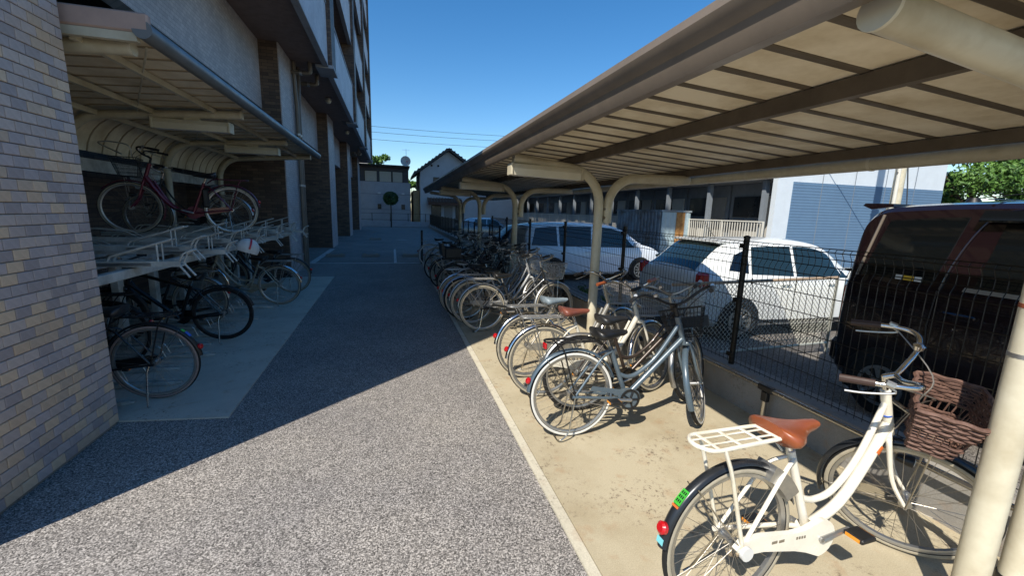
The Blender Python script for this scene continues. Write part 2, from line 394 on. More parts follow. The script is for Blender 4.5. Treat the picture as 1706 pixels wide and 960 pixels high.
# ---------------------------------------------------------------- left shelter
M['seamL'] = paint('roof seam', '#a2957c', .7, 0, .25, 5)
ls = thing('bicycle_shelter', 'cantilever bicycle shelter with cream curved roof against the apartment block', 'shelter', (-2.7, 7.4, 0))
def ll(p): return (p[0]+2.7, p[1]-7.4, p[2])
LA = (3.98, 6.34, 8.70, 11.04)
arc = [(-3.22-.45*sin(a), 2.24+.45*cos(a)) for a in [i*pi/2/7 for i in range(8)]]      # bend at rear
for y in LA:
    pts = [(-1.82, y, 2.80), (-2.5, y, 2.75)]+[(x, y, z) for x, z in arc]+[(-3.67, y, 1.2), (-3.67, y, 0)]
    a = MB().tube([ll(p) for p in pts], .052, 12).build('arm', 'cream', ls)
    MB().tube([ll((-1.819, y, 2.80)), ll((-1.80, y, 2.801))], .056, 14).build('end_cap', 'cream2', a)
def roofcurve(off):
    o = [(-1.72, 2.875+off), (-2.5, 2.83+off)]
    for i in range(9):
        a = i*pi/2*.92/8; o.append((-3.22-(.53+off)*sin(a), 2.24+(.55+off)*cos(a)))
    return o
y = 3.86; n = 0
while y < 11.1:
    y2 = min(y+.30, 11.15)
    lo, hi = roofcurve(0), roofcurve(.022)
    sec = lo+hi[::-1]
    m = MB(); m.loft([[ll((x, yy, z)) for x, z in sec] for yy in (y, y2-.012)])
    m.build('roof_panel', 'roofund', ls, 25)
    rb = MB(); lo2 = roofcurve(-.012); sec = lo2+roofcurve(.018)[::-1]
    rb.loft([[ll((x, yy, z)) for x, z in sec] for yy in (y2-.013, y2+.001)]); rb.build('seam', 'seamL', ls, 25)
    y = y2
for x, z in ((-2.1, 2.815), (-2.75, 2.76), (-3.3, 2.70)):
    MB().box(x+2.7-.02, x+2.7+.02, 3.87-7.4, 11.14-7.4, z-.03, z+.026).build('purlin', 'cream', ls, 0)
MB().box(-3.80+2.7, -3.77+2.7, 3.87-7.4, 11.14-7.4, 2.06, 2.22).build('rear_rail', 'rack', ls, 0)
MB().tube([ll((-1.66, 3.80, 2.88)), ll((-1.66, 11.2, 2.86))], .062, 14).build('gutter', 'gutterL', ls)
MB().bbox(-4.0+2.7, -1.62+2.7, 3.80-7.4, 3.855-7.4, 2.86, 2.99, .012).build('end_trim', 'pink', ls, 0)
MB().box(-4.0+2.7, -1.70+2.7, 3.81-7.4, 3.855-7.4, 2.80, 2.857).build('end_trim_lower', 'cream', ls, 0)
for x0, x1, yb in ((-1.75, -2.9, 5.1), (-2.3, -3.2, 7.5)):
    MB().tube([ll((x0, yb-1.05, 2.83)), ll((x1, yb+1.2, 2.74))], .008, 6).build('brace_rod', 'cream', ls)

def light_fixture(loc, rotz, label, tilt=0):
    t = thing('light_fixture', label, 'light', loc, (0, tilt, rotz), 'tube light fixtures under the roofs')
    m = MB(); prof = [(-.05, .0), (.05, 0), (.062, -.02), (.075, -.05), (.06, -.118), (-.06, -.118), (-.075, -.05), (-.062, -.02)]
    m.loft([[(x, a, b) for a, b in prof] for x in (-.39, .39)]); m.build('housing', 'cream2', t, 0)
    for sx in (-1, 1): MB().bbox(min(sx*.392, sx*.42), max(sx*.392, sx*.42), -.08, .08, -.124, .004, .006).build('end_cap', 'cream', t, 0)
    MB().box(-.38, .38, -.055, .055, -.1205, -.1185).build('diffuser', 'stwhite', t, 0)
    MB().box(-.08, .08, -.03, .03, .001, .03).build('bracket', 'cream', t, 0)
light_fixture((-2.35, 6.34, 2.69), 0, 'tube light fixture under the left shelter arm above the maroon bicycle')
light_fixture((-2.35, 8.70, 2.69), 0, 'tube light fixture under the left shelter near the building drainpipe')

# ---------------------------------------------------------------- two tier rack
rk = thing('bicycle_rack', 'white two tier metal bicycle rack with upper trays under the left shelter', 'rack', (-2.7, 7.4, 0))
for y in [4.2+.75*i for i in range(9)]:
    MB().bbox(-3.05+2.7, -2.97+2.7, y-.05-7.4, y+.05-7.4, .012, 1.10, .008).build('post', 'rack', rk, 0)
for x in (-3.0, -3.5):
    MB().bbox(x+2.7-.04, x+2.7+.04, 3.9-7.4, 10.6-7.4, 1.0 if x == -3.5 else .98, 1.07, .006).build('beam', 'rack', rk, 0)
MB().bbox(-2.32+2.7, -2.25+2.7, 3.9-7.4, 10.6-7.4, 1.02, 1.10, .006).build('front_beam', 'rack', rk, 0)
UP = [4.55+.56*i for i in range(11)]
def upper_tray(i, y):
    xe = -1.88-(0.12 if i % 2 else 0); z = 1.115+(.09 if i % 2 else 0)
    m = MB(); prof = [(-.065, .05), (-.065, 0), (.065, 0), (.065, .05), (.05, .05), (.05, .012), (-.05, .012), (-.05, .05)]
    m.loft([[ll((x, y+a, z+b)) for a, b in prof] for x in (-3.95, xe)])
    t = m.build('upper_tray', 'rack', rk, 0)
    MB().box(-2.55+2.7, -2.1+2.7, y-.0672-7.4, y-.0655-7.4, z+.008, z+.036).build('instruction_plate', 'alum', t, 0)
    for s in (-1, 1):
        pts = bend([(xe-.02, y+s*.05, z+.03), (xe+.07, y+s*.06, z-.10)], .02)
        MB().tube([ll(p) for p in pts], .009, 7).build('end_stop', 'rack', t)
        pts = bend([(xe-.55, y+s*.045, z+.04), (xe-.53, y+s*.045, z+.09), (xe-.05, y+s*.045, z+.25)], .03)
        MB().tube([ll(p) for p in pts], .009, 7).build('guide_bar', 'rack', t)
        MB().tube([ll((xe-.17, y+s*.045, z+.205)), ll((xe-.17, y+s*.045, z+.02))], .008, 7).build('guide_strut', 'rack', t)
    pts = bend([(xe-.02, y-.05, z+.02), (xe+.03, y-.05, z+.12), (xe+.1, y-.05, z+.15), (xe+.1, y+.05, z+.15), (xe+.03, y+.05, z+.12), (xe-.02, y+.05, z+.02)], .02)
    MB().tube([ll(p) for p in pts], .009, 7).build('end_hoop', 'rack', t)
    for s in (-1, 1):
        pts = bend([(-3.6, y+s*.06, z+.03), (-3.5, y+s*.06, z+.16), (-3.1, y+s*.06, z+.13), (-2.95, y+s*.06, z+.03)], .06)
        MB().tube([ll(p) for p in pts], .007, 6).build('wheel_guide', 'rack', t)
for i, y in enumerate(UP): upper_tray(i, y)
for i, y in enumerate([4.05+.40*j for j in range(13)]):
    xe = -2.02 if i % 2 else -2.20
    m = MB(); prof = [(-.05, .03), (-.05, 0), (.05, 0), (.05, .03), (.04, .03), (.04, .008), (-.04, .008), (-.04, .03)]
    ring = [[ll((x, y+a, .016+b)) for a, b in prof] for x in (-3.9, xe)]+[[ll((xe+.07, y+a*.35, .016+b*.6)) for a, b in prof]]
    t = m.loft(ring).build('lower_tray', 'rack', rk, 0)
    for s in (-1, 1):
        pts = bend([(-2.95, y+s*.055, .02), (-2.92, y+s*.055, .20), (-2.45, y+s*.055, .17), (-2.40, y+s*.055, .03)], .06)
        MB().tube([ll(p) for p in pts], .007, 6).build('wheel_guide', 'alum', t)

# helmet on an upper tray
he = thing('helmet', 'white helmet with a red stripe hanging on an upper rack tray end', 'helmet', (-1.84, 6.25, 1.12), (0, R(20), R(25)))
m = MB(); rings = []
for i in range(9):
    a = i/8*pi*.62; rr = .125*sin(a)+.001
    rings.append([(rr*1.08*cos(t), rr*.9*sin(t), .135*cos(a)) for t in [2*pi*j/20 for j in range(20)]])
m.loft(rings, True, True); m.build('shell', 'stwhite', he, 60)
m = MB(); rings = []
for i in range(17):
    a = -pi*.5+pi*i/16; c = V((0, .115*sin(a), .137*cos(a)))
    rings.append([c+V((-.012, 0, 0)), c+V((.012, 0, 0)), c*1.04+V((.012, 0, 0)), c*1.04+V((-.012, 0, 0))])
m.loft(rings); m.build('red_stripe', 'red', he, 50)
MB().tube(spline([(.03, .1, -.04), (.04, .04, -.16), (.04, -.04, -.16), (.03, -.1, -.04)], 6), .006, 6).build('chin_strap', 'blackpl', he)

# ---------------------------------------------------------------- right shelter (canopy on T posts)
rs = thing('bicycle_canopy', 'long cream steel bicycle canopy on curved arm posts beside the mesh fence', 'shelter', (2.3, 8, 0))
def rl(p): return (p[0]-2.3, p[1]-8, p[2])
RY = (.93, 4.50, 8.00, 11.50, 15.00)
ROOF0, ROOF1 = .42, 15.9
def rz(x): return 2.405-.066*(x-1.2)                     # underside of the sheets
for y in RY:
    pts = [(2.3, y, 0), (2.3, y, 1.0), (2.3, y, 1.80)]+[(2.3-.36*(1-cos(a)), y, 1.80+.36*sin(a)+.03*(a/(pi/2))) for a in [i*pi/2/8 for i in range(1, 9)]]+[(1.27, y, 2.262)]
    p = MB().tube([rl(q) for q in pts], .0535, 18).build('post', 'cream', rs, 50)
    MB().tube([rl((1.2695, y, 2.262)), rl((1.258, y, 2.263))], .0565, 20).build('end_cap', 'cream2', p)
    MB().tube([rl((2.3, y, .012)), rl((2.3, y, .05))], [.085, .075], 18).build('base_collar', 'rack', p)
    pts = [(2.412, y, 1.60), (2.412, y, 1.78)]+[(2.412+.34*(1-cos(a)), y, 1.78+.34*sin(a)) for a in [i*pi/2/8 for i in range(1, 9)]]+[(3.46, y, 2.135)]
    a = MB().tube([rl(q) for q in pts], .0535, 18).build('rear_arm', 'cream', rs, 50)
    MB().tube([rl((3.4605, y, 2.135)), rl((3.472, y, 2.1355))], .0565, 20).build('end_cap', 'cream2', a)
    for z in (1.66, 1.76): MB().tube([rl((2.31, y-.02, z)), rl((2.40, y-.02, z))], .018, 8).build('bolt', 'steel', a)
    for z, nm, c in ((1.41, 'rust_band', 'rust'), (1.22, 'strap', 'alum')):
        if y < 1: MB().tube([rl((2.3, y, z-.008)), rl((2.3, y, z+.008))], .0548, 24).build(nm, c, p)
# roof sheets and dark ribs between them
PIT = .27; y = ROOF0; n = 0
x0, x1 = 1.19, 3.52
while y < ROOF1-.01:
    y2 = min(y+PIT, ROOF1)
    m = MB(); sec = [(y+.026, 0), (y2-.026, 0), (y2-.026, .012), (y+.026, .012)]
    m.loft([[rl((x, a, rz(x)+b)) for a, b in sec] for x in (x0, x1)])
    m.build('roof_panel', 'roofund', rs, 0)
    m = MB()
    sec = [(y2-.0255, .045), (y2-.0255, -.0), (y2-.017, -.004), (y2+.017, -.004), (y2+.0255, 0), (y2+.0255, .045)]
    m.loft([[rl((x, a, rz(x)+b-.003)) for a, b in sec] for x in (x0+.03, x1-.03)])
    m.build('roof_rib', 'rib', rs, 0); y = y2
MB().add([rl(p) for p in [(x0, ROOF0, rz(x0)+.06), (x1, ROOF0, rz(x1)+.06), (x1, ROOF1, rz(x1)+.06), (x0, ROOF1, rz(x0)+.06),
          (x0, ROOF0, rz(x0)+.075), (x1, ROOF0, rz(x1)+.075), (x1, ROOF1, rz(x1)+.075), (x0, ROOF1, rz(x0)+.075)]],
         [(3,2,1,0),(4,5,6,7),(0,1,5,4),(1,2,6,5),(2,3,7,6),(3,0,4,7)]).build('roof_top_sheet', 'gutter', rs, 0)
def beam(name, x, w_, h, top, mat, y0=ROOF0+.02, y1=ROOF1-.02):
    t = rz(x)-top
    m = MB(); sec = [(-w_/2, -h), (w_/2, -h), (w_/2, -h+.006), (-w_/2+.006, -h+.006), (-w_/2+.006, -.006), (w_/2, -.006), (w_/2, 0), (-w_/2, 0)]
    m.loft([[rl((x+a, yy, t+b)) for a, b in sec] for yy in (y0, y1)]); return m.build(name, mat, rs, 0)
beam('purlin', 2.03, .05, .085, .008, 'rib'); beam('rear_purlin', 3.44, .05, .075, .008, 'rib'); beam('front_purlin', 1.30, .05, .055, .008, 'roofund')
# front gutter: shaped channel, its sunlit rounded face over a dark lower lip, two lengths with a joint
for a, b, m_ in ((ROOF0-.04, 6.72, 'gutter'), (6.725, ROOF1+.05, 'gutter')):
    m = MB(); sec = [(1.22, 2.27), (1.155, 2.262), (1.135, 2.30), (1.13, 2.345), (1.10, 2.365), (1.085, 2.405), (1.105, 2.45), (1.16, 2.465), (1.18, 2.45), (1.20, 2.45), (1.22, 2.40)]
    m.loft([[rl((x, yy, z)) for x, z in sec] for yy in (a, b)]); m.build('front_gutter', m_, rs, 40)
MB().tube([rl((3.60, ROOF0, 2.155)), rl((3.60, ROOF1, 2.14))], .058, 14).build('rear_gutter', 'cream', rs)
for yy in [1.3+1.2*i for i in range(12)]:
    MB().tube([rl((3.6, yy, 2.152)), rl((3.6, yy+.02, 2.152))], .062, 14).build('gutter_clip', 'cream2', rs)
MB().tube([rl((2.74, .98, .0)), rl((2.74, .98, 2.2))], .048, 16).build('downpipe', 'cream', rs)
MB().tube([rl((2.74, .98, .012)), rl((2.74, .98, .10))], .054, 16).build('downpipe_socket', 'blackpl', rs)
for i, y in enumerate(RY[1:4]):
    light_fixture((1.63, y-.02, 2.196), 0, ('tube light fixture on the canopy post standing by the brown saddle bicycle', 'tube light fixture on the second canopy post past the brown saddle bicycle', 'tube light fixture on the third canopy post past the brown saddle bicycle')[i], R(1.5))

# ---------------------------------------------------------------- mesh fence on the kerb
fe = thing('mesh_fence', 'black welded wire mesh fence on a concrete kerb behind the bicycles', 'fence', (3.08, 5, .335))
FY = [-1.10+2.1*i for i in range(8)]; FY[-1] = 13.3
for i, y in enumerate(FY):
    p = MB().tube([(0, y-5, -.05), (0, y-5, 1.19)], .026, 12).build('post', 'black', fe)
    MB().tube([(0, y-5, 1.19), (0, y-5, 1.205), (0, y-5, 1.215)], [.03, .03, .012], 12).build('post_cap', 'black', p)
    for z in (.10, .62, 1.12):
        MB().bbox(-.045, -.02, y-5-.035, y-5+.035, z-.02, z+.02, .004).build('clamp', 'black', p, 0)
for a, b in zip(FY[:-1], FY[1:]):
    m = MB(); xx = -.048; n = int(round((b-a)/.052))
    for k in range(n+1):
        yy = a-5+(b-a)*k/n
        m.tube([(xx, yy, .03), (xx, yy, .98), (xx+.03, yy, 1.03), (xx+.03, yy, 1.09), (xx, yy, 1.14), (xx+.02, yy, 1.165)], .0027, 4, caps=False)
    for z, dx in [(.05, 0), (.06+.15, 0), (.36, 0), (.51, 0), (.66, 0), (.81, 0), (.96, 0), (1.03, .03), (1.09, .03), (1.14, 0), (1.165, .02)]:
        m.tube([(xx+dx-.004, a-5, z), (xx+dx-.004, b-5, z)], .0034, 4, caps=False)
    m.build('wire_panel', 'black', fe, 0)
# low stainless pipe rail in front of the kerb
rlth = thing('pipe_rail', 'low stainless pipe rail with black brackets along the kerb', 'rail', (2.9, 4, .012))
MB().tube([(0, -4.5, .33), (0, 7.5, .33)], .017, 12).build('pipe', 'steel', rlth)
for y in (.4, 2.53, 4.66, 6.8, 8.9, 11.0):
    l_ = MB().tube([(0, y-4, 0), (0, y-4, .30)], .021, 12).build('leg', 'steel', rlth)
    MB().bbox(-.024, .024, y-4-.07, y-4+.07, .305, .356, .008).build('bracket', 'blackpl', l_, 0)
    MB().bbox(-.022, .022, y-4-.028, y-4+.028, .22, .304, .006).build('bracket_leg', 'blackpl', l_, 0)

# black bar fence further down the lane, and one at the far end
bf = thing('bar_fence', 'black vertical bar fence along the far parking spaces', 'fence', (3.38, 27, .22))
for z in (.08, .95): MB().box(-.015, .015, -13.5, 13.4, z, z+.03).build('rail', 'black', bf, 0)
for y in [-13.5+1.5*i for i in range(19)]: MB().box(-.025, .025, y-.025, y+.025, -.02, 1.02).build('post', 'black', bf, 0)
m = MB()
for i in range(int(26.9/.13)):
    y = -13.5+.13*i; m.box(-.006, .006, y-.006, y+.006, .09, .95)
o = m.build('bars', 'black', bf, 0); o['kind'] = 'stuff'
tag(MB().bbox(-.03, .03, -.03, .03, 0, 1.05, .006).build('post', 'black', None, 0, (.87, 13.5, 0)), 'single black steel post at the far end of the bicycle slab', 'post')
fw_ = thing('low_wall', 'low concrete wall with thin railing in front of the grey house', 'wall', (0, 40.8, 0))
MB().bbox(-6, 3.6, 0, .2, 0, .5, .01).build('wall_body', 'wallconc', fw_, 0)
for x in [-5+1.6*i for i in range(6)]: MB().box(x-.025, x+.025, .08, .13, .5, 1.25).build('post', 'black', fw_, 0)
for z in (.62, 1.2): MB().box(-5.5, 3.5, .095, .115, z, z+.025).build('rail', 'black', fw_, 0)

# chain link gate leaf standing open behind the fence
cg = thing('chain_link_gate', 'galvanised chain link gate leaf with tan top pipe beside the white hatchback', 'gate', (3.28, 4.02, -.05), (0, 0, R(2)))
W_, Z0, Z1 = 2.35, .13, 1.0
MB().tube([(-.25, 0, Z1-.01), (W_, 0, Z1+.02)], .019, 10).build('top_pipe', paint('tan pipe paint', '#a8937c', .6, 0, .3, 5), cg)
MB().tube([(0, 0, Z0), (W_, 0, Z0)], .016, 10).build('bottom_pipe', 'galv', cg)
for x in (0, W_): MB().tube([(x, 0, 0), (x, 0, Z1)], .018, 10).build('side_pipe', 'galv', cg)
m = MB(); p_ = .062; h = Z1-Z0
k = -h
while k < W_:
    for sgn in (1, -1):
        a0, a1 = (k, k+h)
        za, zb = (Z0, Z1) if sgn > 0 else (Z1, Z0)
        t0 = max(0, -a0/h); t1 = min(1, (W_-a0)/h)
        if t1 > t0:
            m.tube([(a0+h*t0, .004*sgn, za+(zb-za)*t0), (a0+h*t1, .004*sgn, za+(zb-za)*t1)], .0042, 4, caps=False)
    k += p_
m.build('link_mesh', 'galv', cg, 0)

# ---------------------------------------------------------------- cars
def lerp(a, b, t): return a+(b-a)*t
def carpaint(name, col, metal=.0, rough=.25):
    return paint(name, col, rough, metal, .06, 3, .7)
def car(name, label, loc, rz_, L, st, paintm, wheels, wr, sidewins, topwins, glass, extra=None, wheelmat='alum', group=None):
    """st: stations (x, zbot, zbelt, zroof, half width, roof half width) from rear to front"""
    t = thing(name, label, 'car', loc, (0, 0, rz_), group)
    def at(x):
        for i in range(len(st)-1):
            if x <= st[i+1][0] or i == len(st)-2:
                p0, p1, p2, p3 = st[max(i-1, 0)], st[i], st[i+1], st[min(i+2, len(st)-1)]
                u = (x-p1[0])/(p2[0]-p1[0]); u = min(max(u, 0), 1); o = []
                for j in range(1, 6):
                    d = p2[0]-p1[0]
                    m1 = (p2[j]-p0[j])/max(p2[0]-p0[0], 1e-6)*d; m2 = (p3[j]-p1[j])/max(p3[0]-p1[0], 1e-6)*d
                    if (p1[j]-p0[j])*(p2[j]-p1[j]) <= 0: m1 = 0
                    if (p2[j]-p1[j])*(p3[j]-p2[j]) <= 0: m2 = 0
                    m1 = max(min(m1, 2.5*abs(p2[j]-p1[j])), -2.5*abs(p2[j]-p1[j])); m2 = max(min(m2, 2.5*abs(p2[j]-p1[j])), -2.5*abs(p2[j]-p1[j]))
                    o.append((2*u**3-3*u*u+1)*p1[j]+(u**3-2*u*u+u)*m1+(-2*u**3+3*u*u)*p2[j]+(u**3-u*u)*m2)
                return o
    def sec(x):
        zb, zl, zr, hw, rw = at(x)
        h = [(hw*.90, zb), (hw*.975, zb+.07), (hw*.995, lerp(zb, zl, .35)), (hw, lerp(zb, zl, .62)), (hw*.99, zl-.06), (hw*.965, zl),
             (rw, max(zr-.06, zl+.004)), (rw*.95, max(zr-.02, zl+.006)), (rw*.8, zr), (rw*.4, zr+.02), (0, zr+.027)]
        return [(x, y, z) for y, z in h]+[(x, -y, z) for y, z in h[-2::-1]]
    xs = []
    for i in range(len(st)-1):
        k = 5
        xs += [lerp(st[i][0], st[i+1][0], q/k) for q in range(k)]
    xs.append(st[-1][0])
    m = MB(); m.loft([sec(x) for x in xs]); body = m.build('body', paintm, t, 32)
    def sidepatch(nm, pts, mat, off=.007, par=None, nx=10):
        (b0, tb0), (b1, tb1), (c1, tc1), (c0, tc0) = pts    # (x, t) corners: bottom rear, bottom front, top front, top rear
        for s in (1, -1):
            vs = []; fs = []
            for j in range(5):
                v = j/4
                for i in range(nx+1):
                    u = i/nx
                    x = lerp(lerp(b0, b1, u), lerp(c0, c1, u), v); tt = lerp(lerp(tb0, tb1, u), lerp(tc0, tc1, u), v)
                    zb, zl, zr, hw, rw = at(x)
                    if tt >= 0: y = lerp(hw*.965, rw, tt); z = lerp(zl, zr-.06, tt)
                    else: y = hw*.995; z = lerp(zl, zb, -tt)
                    vs.append((x, s*(y+off), z+off*.2))
            for j in range(4):
                for i in range(nx):
                    a = j*(nx+1)+i; q = (a, a+1, a+nx+2, a+nx+1); fs.append(q if s < 0 else q[::-1])
            n0 = len(vs)
            vs += [(x_, y_-s*(off+.004), z_) for x_, y_, z_ in vs]       # give the pane thickness
            rim = [i for i in range(nx+1)]+[j*(nx+1)+nx for j in range(1, 5)]+[4*(nx+1)+i for i in range(nx-1, -1, -1)]+[j*(nx+1) for j in range(3, 0, -1)]
            for a, b in zip(rim, rim[1:]+rim[:1]): fs.append((a, b, b+n0, a+n0) if s > 0 else (b, a, a+n0, b+n0))
            MB().add(vs, fs).build(nm, mat, par or t, 25)
    def toppatch(nm, x0, x1, s0, s1, mat, off=.008):
        vs = []; fs = []
        for j in range(9):
            x = lerp(x0, x1, j/8); zb, zl, zr, hw, rw = at(x)
            for i in range(9):
                q = lerp(-1, 1, i/8)*lerp(s0, s1, j/8); y = q*rw; aq = abs(q)
                z = (lerp(zr+.027, zr+.02, aq/.4) if aq < .4 else lerp(zr+.02, zr, (aq-.4)/.4) if aq < .8 else lerp(zr, zr-.02, (aq-.8)/.15) if aq < .95 else lerp(zr-.02, zr-.06, (aq-.95)/.05))
                vs.append((x+(-off if x1 < L/2 else off)*.8, y, z+off))
        for j in range(8):
            for i in range(8): a = j*9+i; fs.append((a, a+9, a+10, a+1))
        MB().add(vs, fs).build(nm, mat, t, 25)
    for w_ in sidewins: sidepatch(*w_)
    for w_ in topwins: toppatch(*w_)
    hw = max(s[4] for s in st)
    for wx in wheels:
        for s in (1, -1):
            m = MB(); yy = s*(hw+.004)
            m.add([(wx+(wr+.055)*cos(a), yy, wr+(wr+.055)*sin(a)) for a in [-.35+i*(pi+.7)/20 for i in range(21)]]+
                  [(wx+(wr+.055)*cos(a), yy-s*.10, wr+(wr+.055)*sin(a)) for a in [-.35+i*(pi+.7)/20 for i in range(21)]],
                  [tuple(range(21))]+[(i, i+1, i+22, i+21) for i in range(20)])
            m.build('wheel_arch', 'blackpl', t, 0)
            sect = [(-.11, -.09), (-.02, -.10), (0, -.08), (0, .08), (-.02, .10), (-.11, .09)]
            m = MB(); m.arcsec((wx, s*(hw-.075), wr), wr, 0, 2*pi, sect, 28, True)
            ty = m.build('wheel', 'blackrub', t, 40)
            m = MB(); m.tube([(wx, s*(hw-.08), wr), (wx, s*(hw-.02), wr)], wr-.105, 24, mi=1)
            m.arcsec((wx, s*(hw-.0), wr), wr-.108, 0, 2*pi, [(-.02, -.03), (.005, -.03), (.005, .02), (-.02, .012)], 28, True)
            for k in range(10):
                a = 2*pi*k/10; d = V((cos(a), 0, sin(a))); n_ = V((-sin(a), 0, cos(a))); c0 = V((wx, s*(hw+.004), wr))
                r0, r1 = .03, wr-.115
                m.loft([[c0+d*r+n_*w2+V((0, s*q, 0)) for w2, q in ((-wd, 0), (wd, 0), (wd*.7, .014), (-wd*.7, .014))] for r, wd in ((r0, .014), (r1, .022))])
            m.tube([(wx, s*(hw-.0), wr), (wx, s*(hw+.024), wr)], .045, 14)
            m.build('rim', [wheelmat, 'blackpl'], ty, 40)
    if extra: extra(t, at, sidepatch, toppatch)
    return t

cw = carpaint('white car paint', '#dfe2e0'); cw2 = carpaint('pearl white van paint', '#d9dfe6'); cs = carpaint('silver car paint', '#a9b0b5', .4)
cmar = carpaint('dark maroon car paint', '#190f13', .1, .2)
tail = M['red']
# white hatchback, tail towards the fence
H_ST = [(0, .38, .62, .66, .70, .60), (.07, .24, .90, .94, .80, .70), (.22, .22, .96, 1.10, .835, .63), (.62, .2, .97, 1.42, .845, .60), (1.1, .2, .96, 1.475, .85, .60), (1.9, .2, .93, 1.485, .85, .60), (2.45, .2, .92, 1.40, .85, .59),
        (3.05, .2, .93, 1.02, .845, .63), (3.5, .21, .86, .94, .83, .66), (3.85, .24, .70, .80, .78, .62), (4.02, .34, .55, .60, .66, .5)]
def hatch_extra(t, at, sp, tp):
    for s in (1, -1):
        MB().bbox(.045, .21, s*.775-.085, s*.775+.072, .80, 1.03, .035).build('tail_lamp', 'red', t, 30)
    m = MB(); m.bbox(.50, .78, -.54, .54, 1.43, 1.475, .02); m.build('roof_spoiler', cw, t, 30)
    MB().bbox(-.012, .05, -.26, .26, .62, .76, .006).build('number_plate', 'stwhite', t, 0)
    MB().bbox(-.05, .10, -.76, .76, .36, .56, .03).build('rear_bumper', cw, t, 30)
    MB().tube(spline([(.12, -.1, 1.0), (.16, -.3, 1.06), (.2, -.42, 1.05)], 5), .012, 6).build('rear_wiper', 'blackpl', t)
    MB().tube([(.9, 0, 1.50), (.7, 0, 1.68)], .004, 5).build('aerial', 'blackpl', t)
    for s in (1, -1): MB().bbox(2.62, 2.78, s*.98-.07, s*.98+.07, .93, 1.06, .02).build('door_mirror', cw, t, 30)
    for x in (1.55, 2.45):
        for s in (1, -1): MB().bbox(x-.09, x+.09, s*.868-.012, s*.868+.012, .84, .865, .006).build('door_handle', cw, t, 0)
    MB().tube([(.178, -.50, 1.045), (.186, -.5, 1.043)], .035, 14).build('sticker', 'stgreen', t); MB().tube([(.155, -.42, 1.02), (.163, -.42, 1.018)], .03, 14).build('sticker', 'stcyan', t)
car('white_hatchback', 'white hatchback parked with its tail to the mesh fence', (4.2, 5.82, -.115), R(-2), 4.02, H_ST, cw, (.78, 3.3), .30,
    [('side_window', [(1.78, .06), (2.86, .04), (2.52, .93), (1.82, .96)], 'glassteal'), ('side_window', [(.95, .08), (1.72, .06), (1.76, .96), (1.05, .95)], 'glassteal'), ('quarter_window', [(.58, .22), (.9, .1), (.98, .9), (.72, .72)], 'glass'),
     ('door_gap', [(1.735, -.8), (1.745, -.8), (1.755, -.02), (1.745, -.02)], 'blackpl', .004), ('door_gap', [(.98, -.62), (.99, -.62), (.94, -.02), (.93, -.02)], 'blackpl', .004), ('sill', [(1.1, -.93), (2.9, -.93), (2.9, -.86), (1.1, -.86)], 'blackpl')],
    [('rear_window', .14, .60, .88, .86, 'glassteal'), ('windscreen', 3.0, 2.42, .9, .9, 'glassteal')], 'glassteal', hatch_extra)
# pale minivan further on
V_ST = [(0, .4, .7, .75, .76, .66), (.06, .25, .95, 1.25, .84, .70), (.2, .22, .97, 1.52, .87, .67), (.6, .2, .97, 1.60, .88, .66), (1.6, .2, .96, 1.63, .88, .66), (2.6, .2, .95, 1.60, .88, .66), (3.1, .2, .95, 1.46, .88, .65),
        (3.75, .2, .97, 1.06, .87, .68), (4.1, .22, .9, .97, .85, .68), (4.35, .25, .75, .84, .80, .64), (4.48, .35, .55, .6, .68, .5)]
def van_extra(t, at, sp, tp):
    for s in (1, -1):
        MB().bbox(3.30, 3.45, s*1.0-.07, s*1.0+.07, .98, 1.12, .02).build('door_mirror', cw2, t, 30)
        MB().bbox(4.1, 4.36, s*.74-.1, s*.74+.1, .68, .80, .03).build('headlamp', 'glassteal', t, 30)
        for x in (1.9, 2.2): MB().bbox(x-.09, x+.09, s*.898-.012, s*.898+.012, .84, .87, .006).build('door_handle', cw2, t, 0)
car('white_minivan', 'pearl white minivan parked in building shade behind the bicycles', (3.35, 11.6, -.20), R(1.5), 4.48, V_ST, cw2, (.85, 3.62), .32,
    [('side_window', [(2.08, .05), (3.45, .03), (3.08, .93), (2.12, .95)], 'glassteal'), ('side_window', [(1.05, .06), (2.0, .05), (2.04, .95), (1.05, .95)], 'glass'), ('quarter_window', [(.22, .1), (.98, .06), (.98, .95), (.36, .93)], 'glass'),
     ('side_moulding', [(.5, -.62), (3.2, -.62), (3.2, -.56), (.5, -.56)], cw2)],
    [('windscreen', 3.7, 3.08, .9, .9, 'glassteal')], 'glass', van_extra)
car('silver_car', 'small silver car parked beyond the bar fence near the gabled house', (3.9, 26.8, -.24), R(2), 4.02, H_ST, cs, (.78, 3.3), .30,
    [('side_window', [(1.78, .06), (2.86, .04), (2.52, .93), (1.82, .96)], 'glassteal'), ('side_window', [(.95, .08), (1.72, .06), (1.76, .96), (1.05, .95)], 'glassteal')],
    [('windscreen', 3.0, 2.42, .9, .9, 'glassteal')], 'glassteal')
car('dark_car', 'dark car parked between the minivan and the canopy posts', (3.5, 15.0, -.235), R(0), 4.02, H_ST, carpaint('black car paint', '#191b1f'), (.78, 3.3), .30,
    [('side_window', [(1.78, .06), (2.86, .04), (2.52, .93), (1.82, .96)], 'glass')], [('windscreen', 3.0, 2.42, .9, .9, 'glassteal')], 'glass')
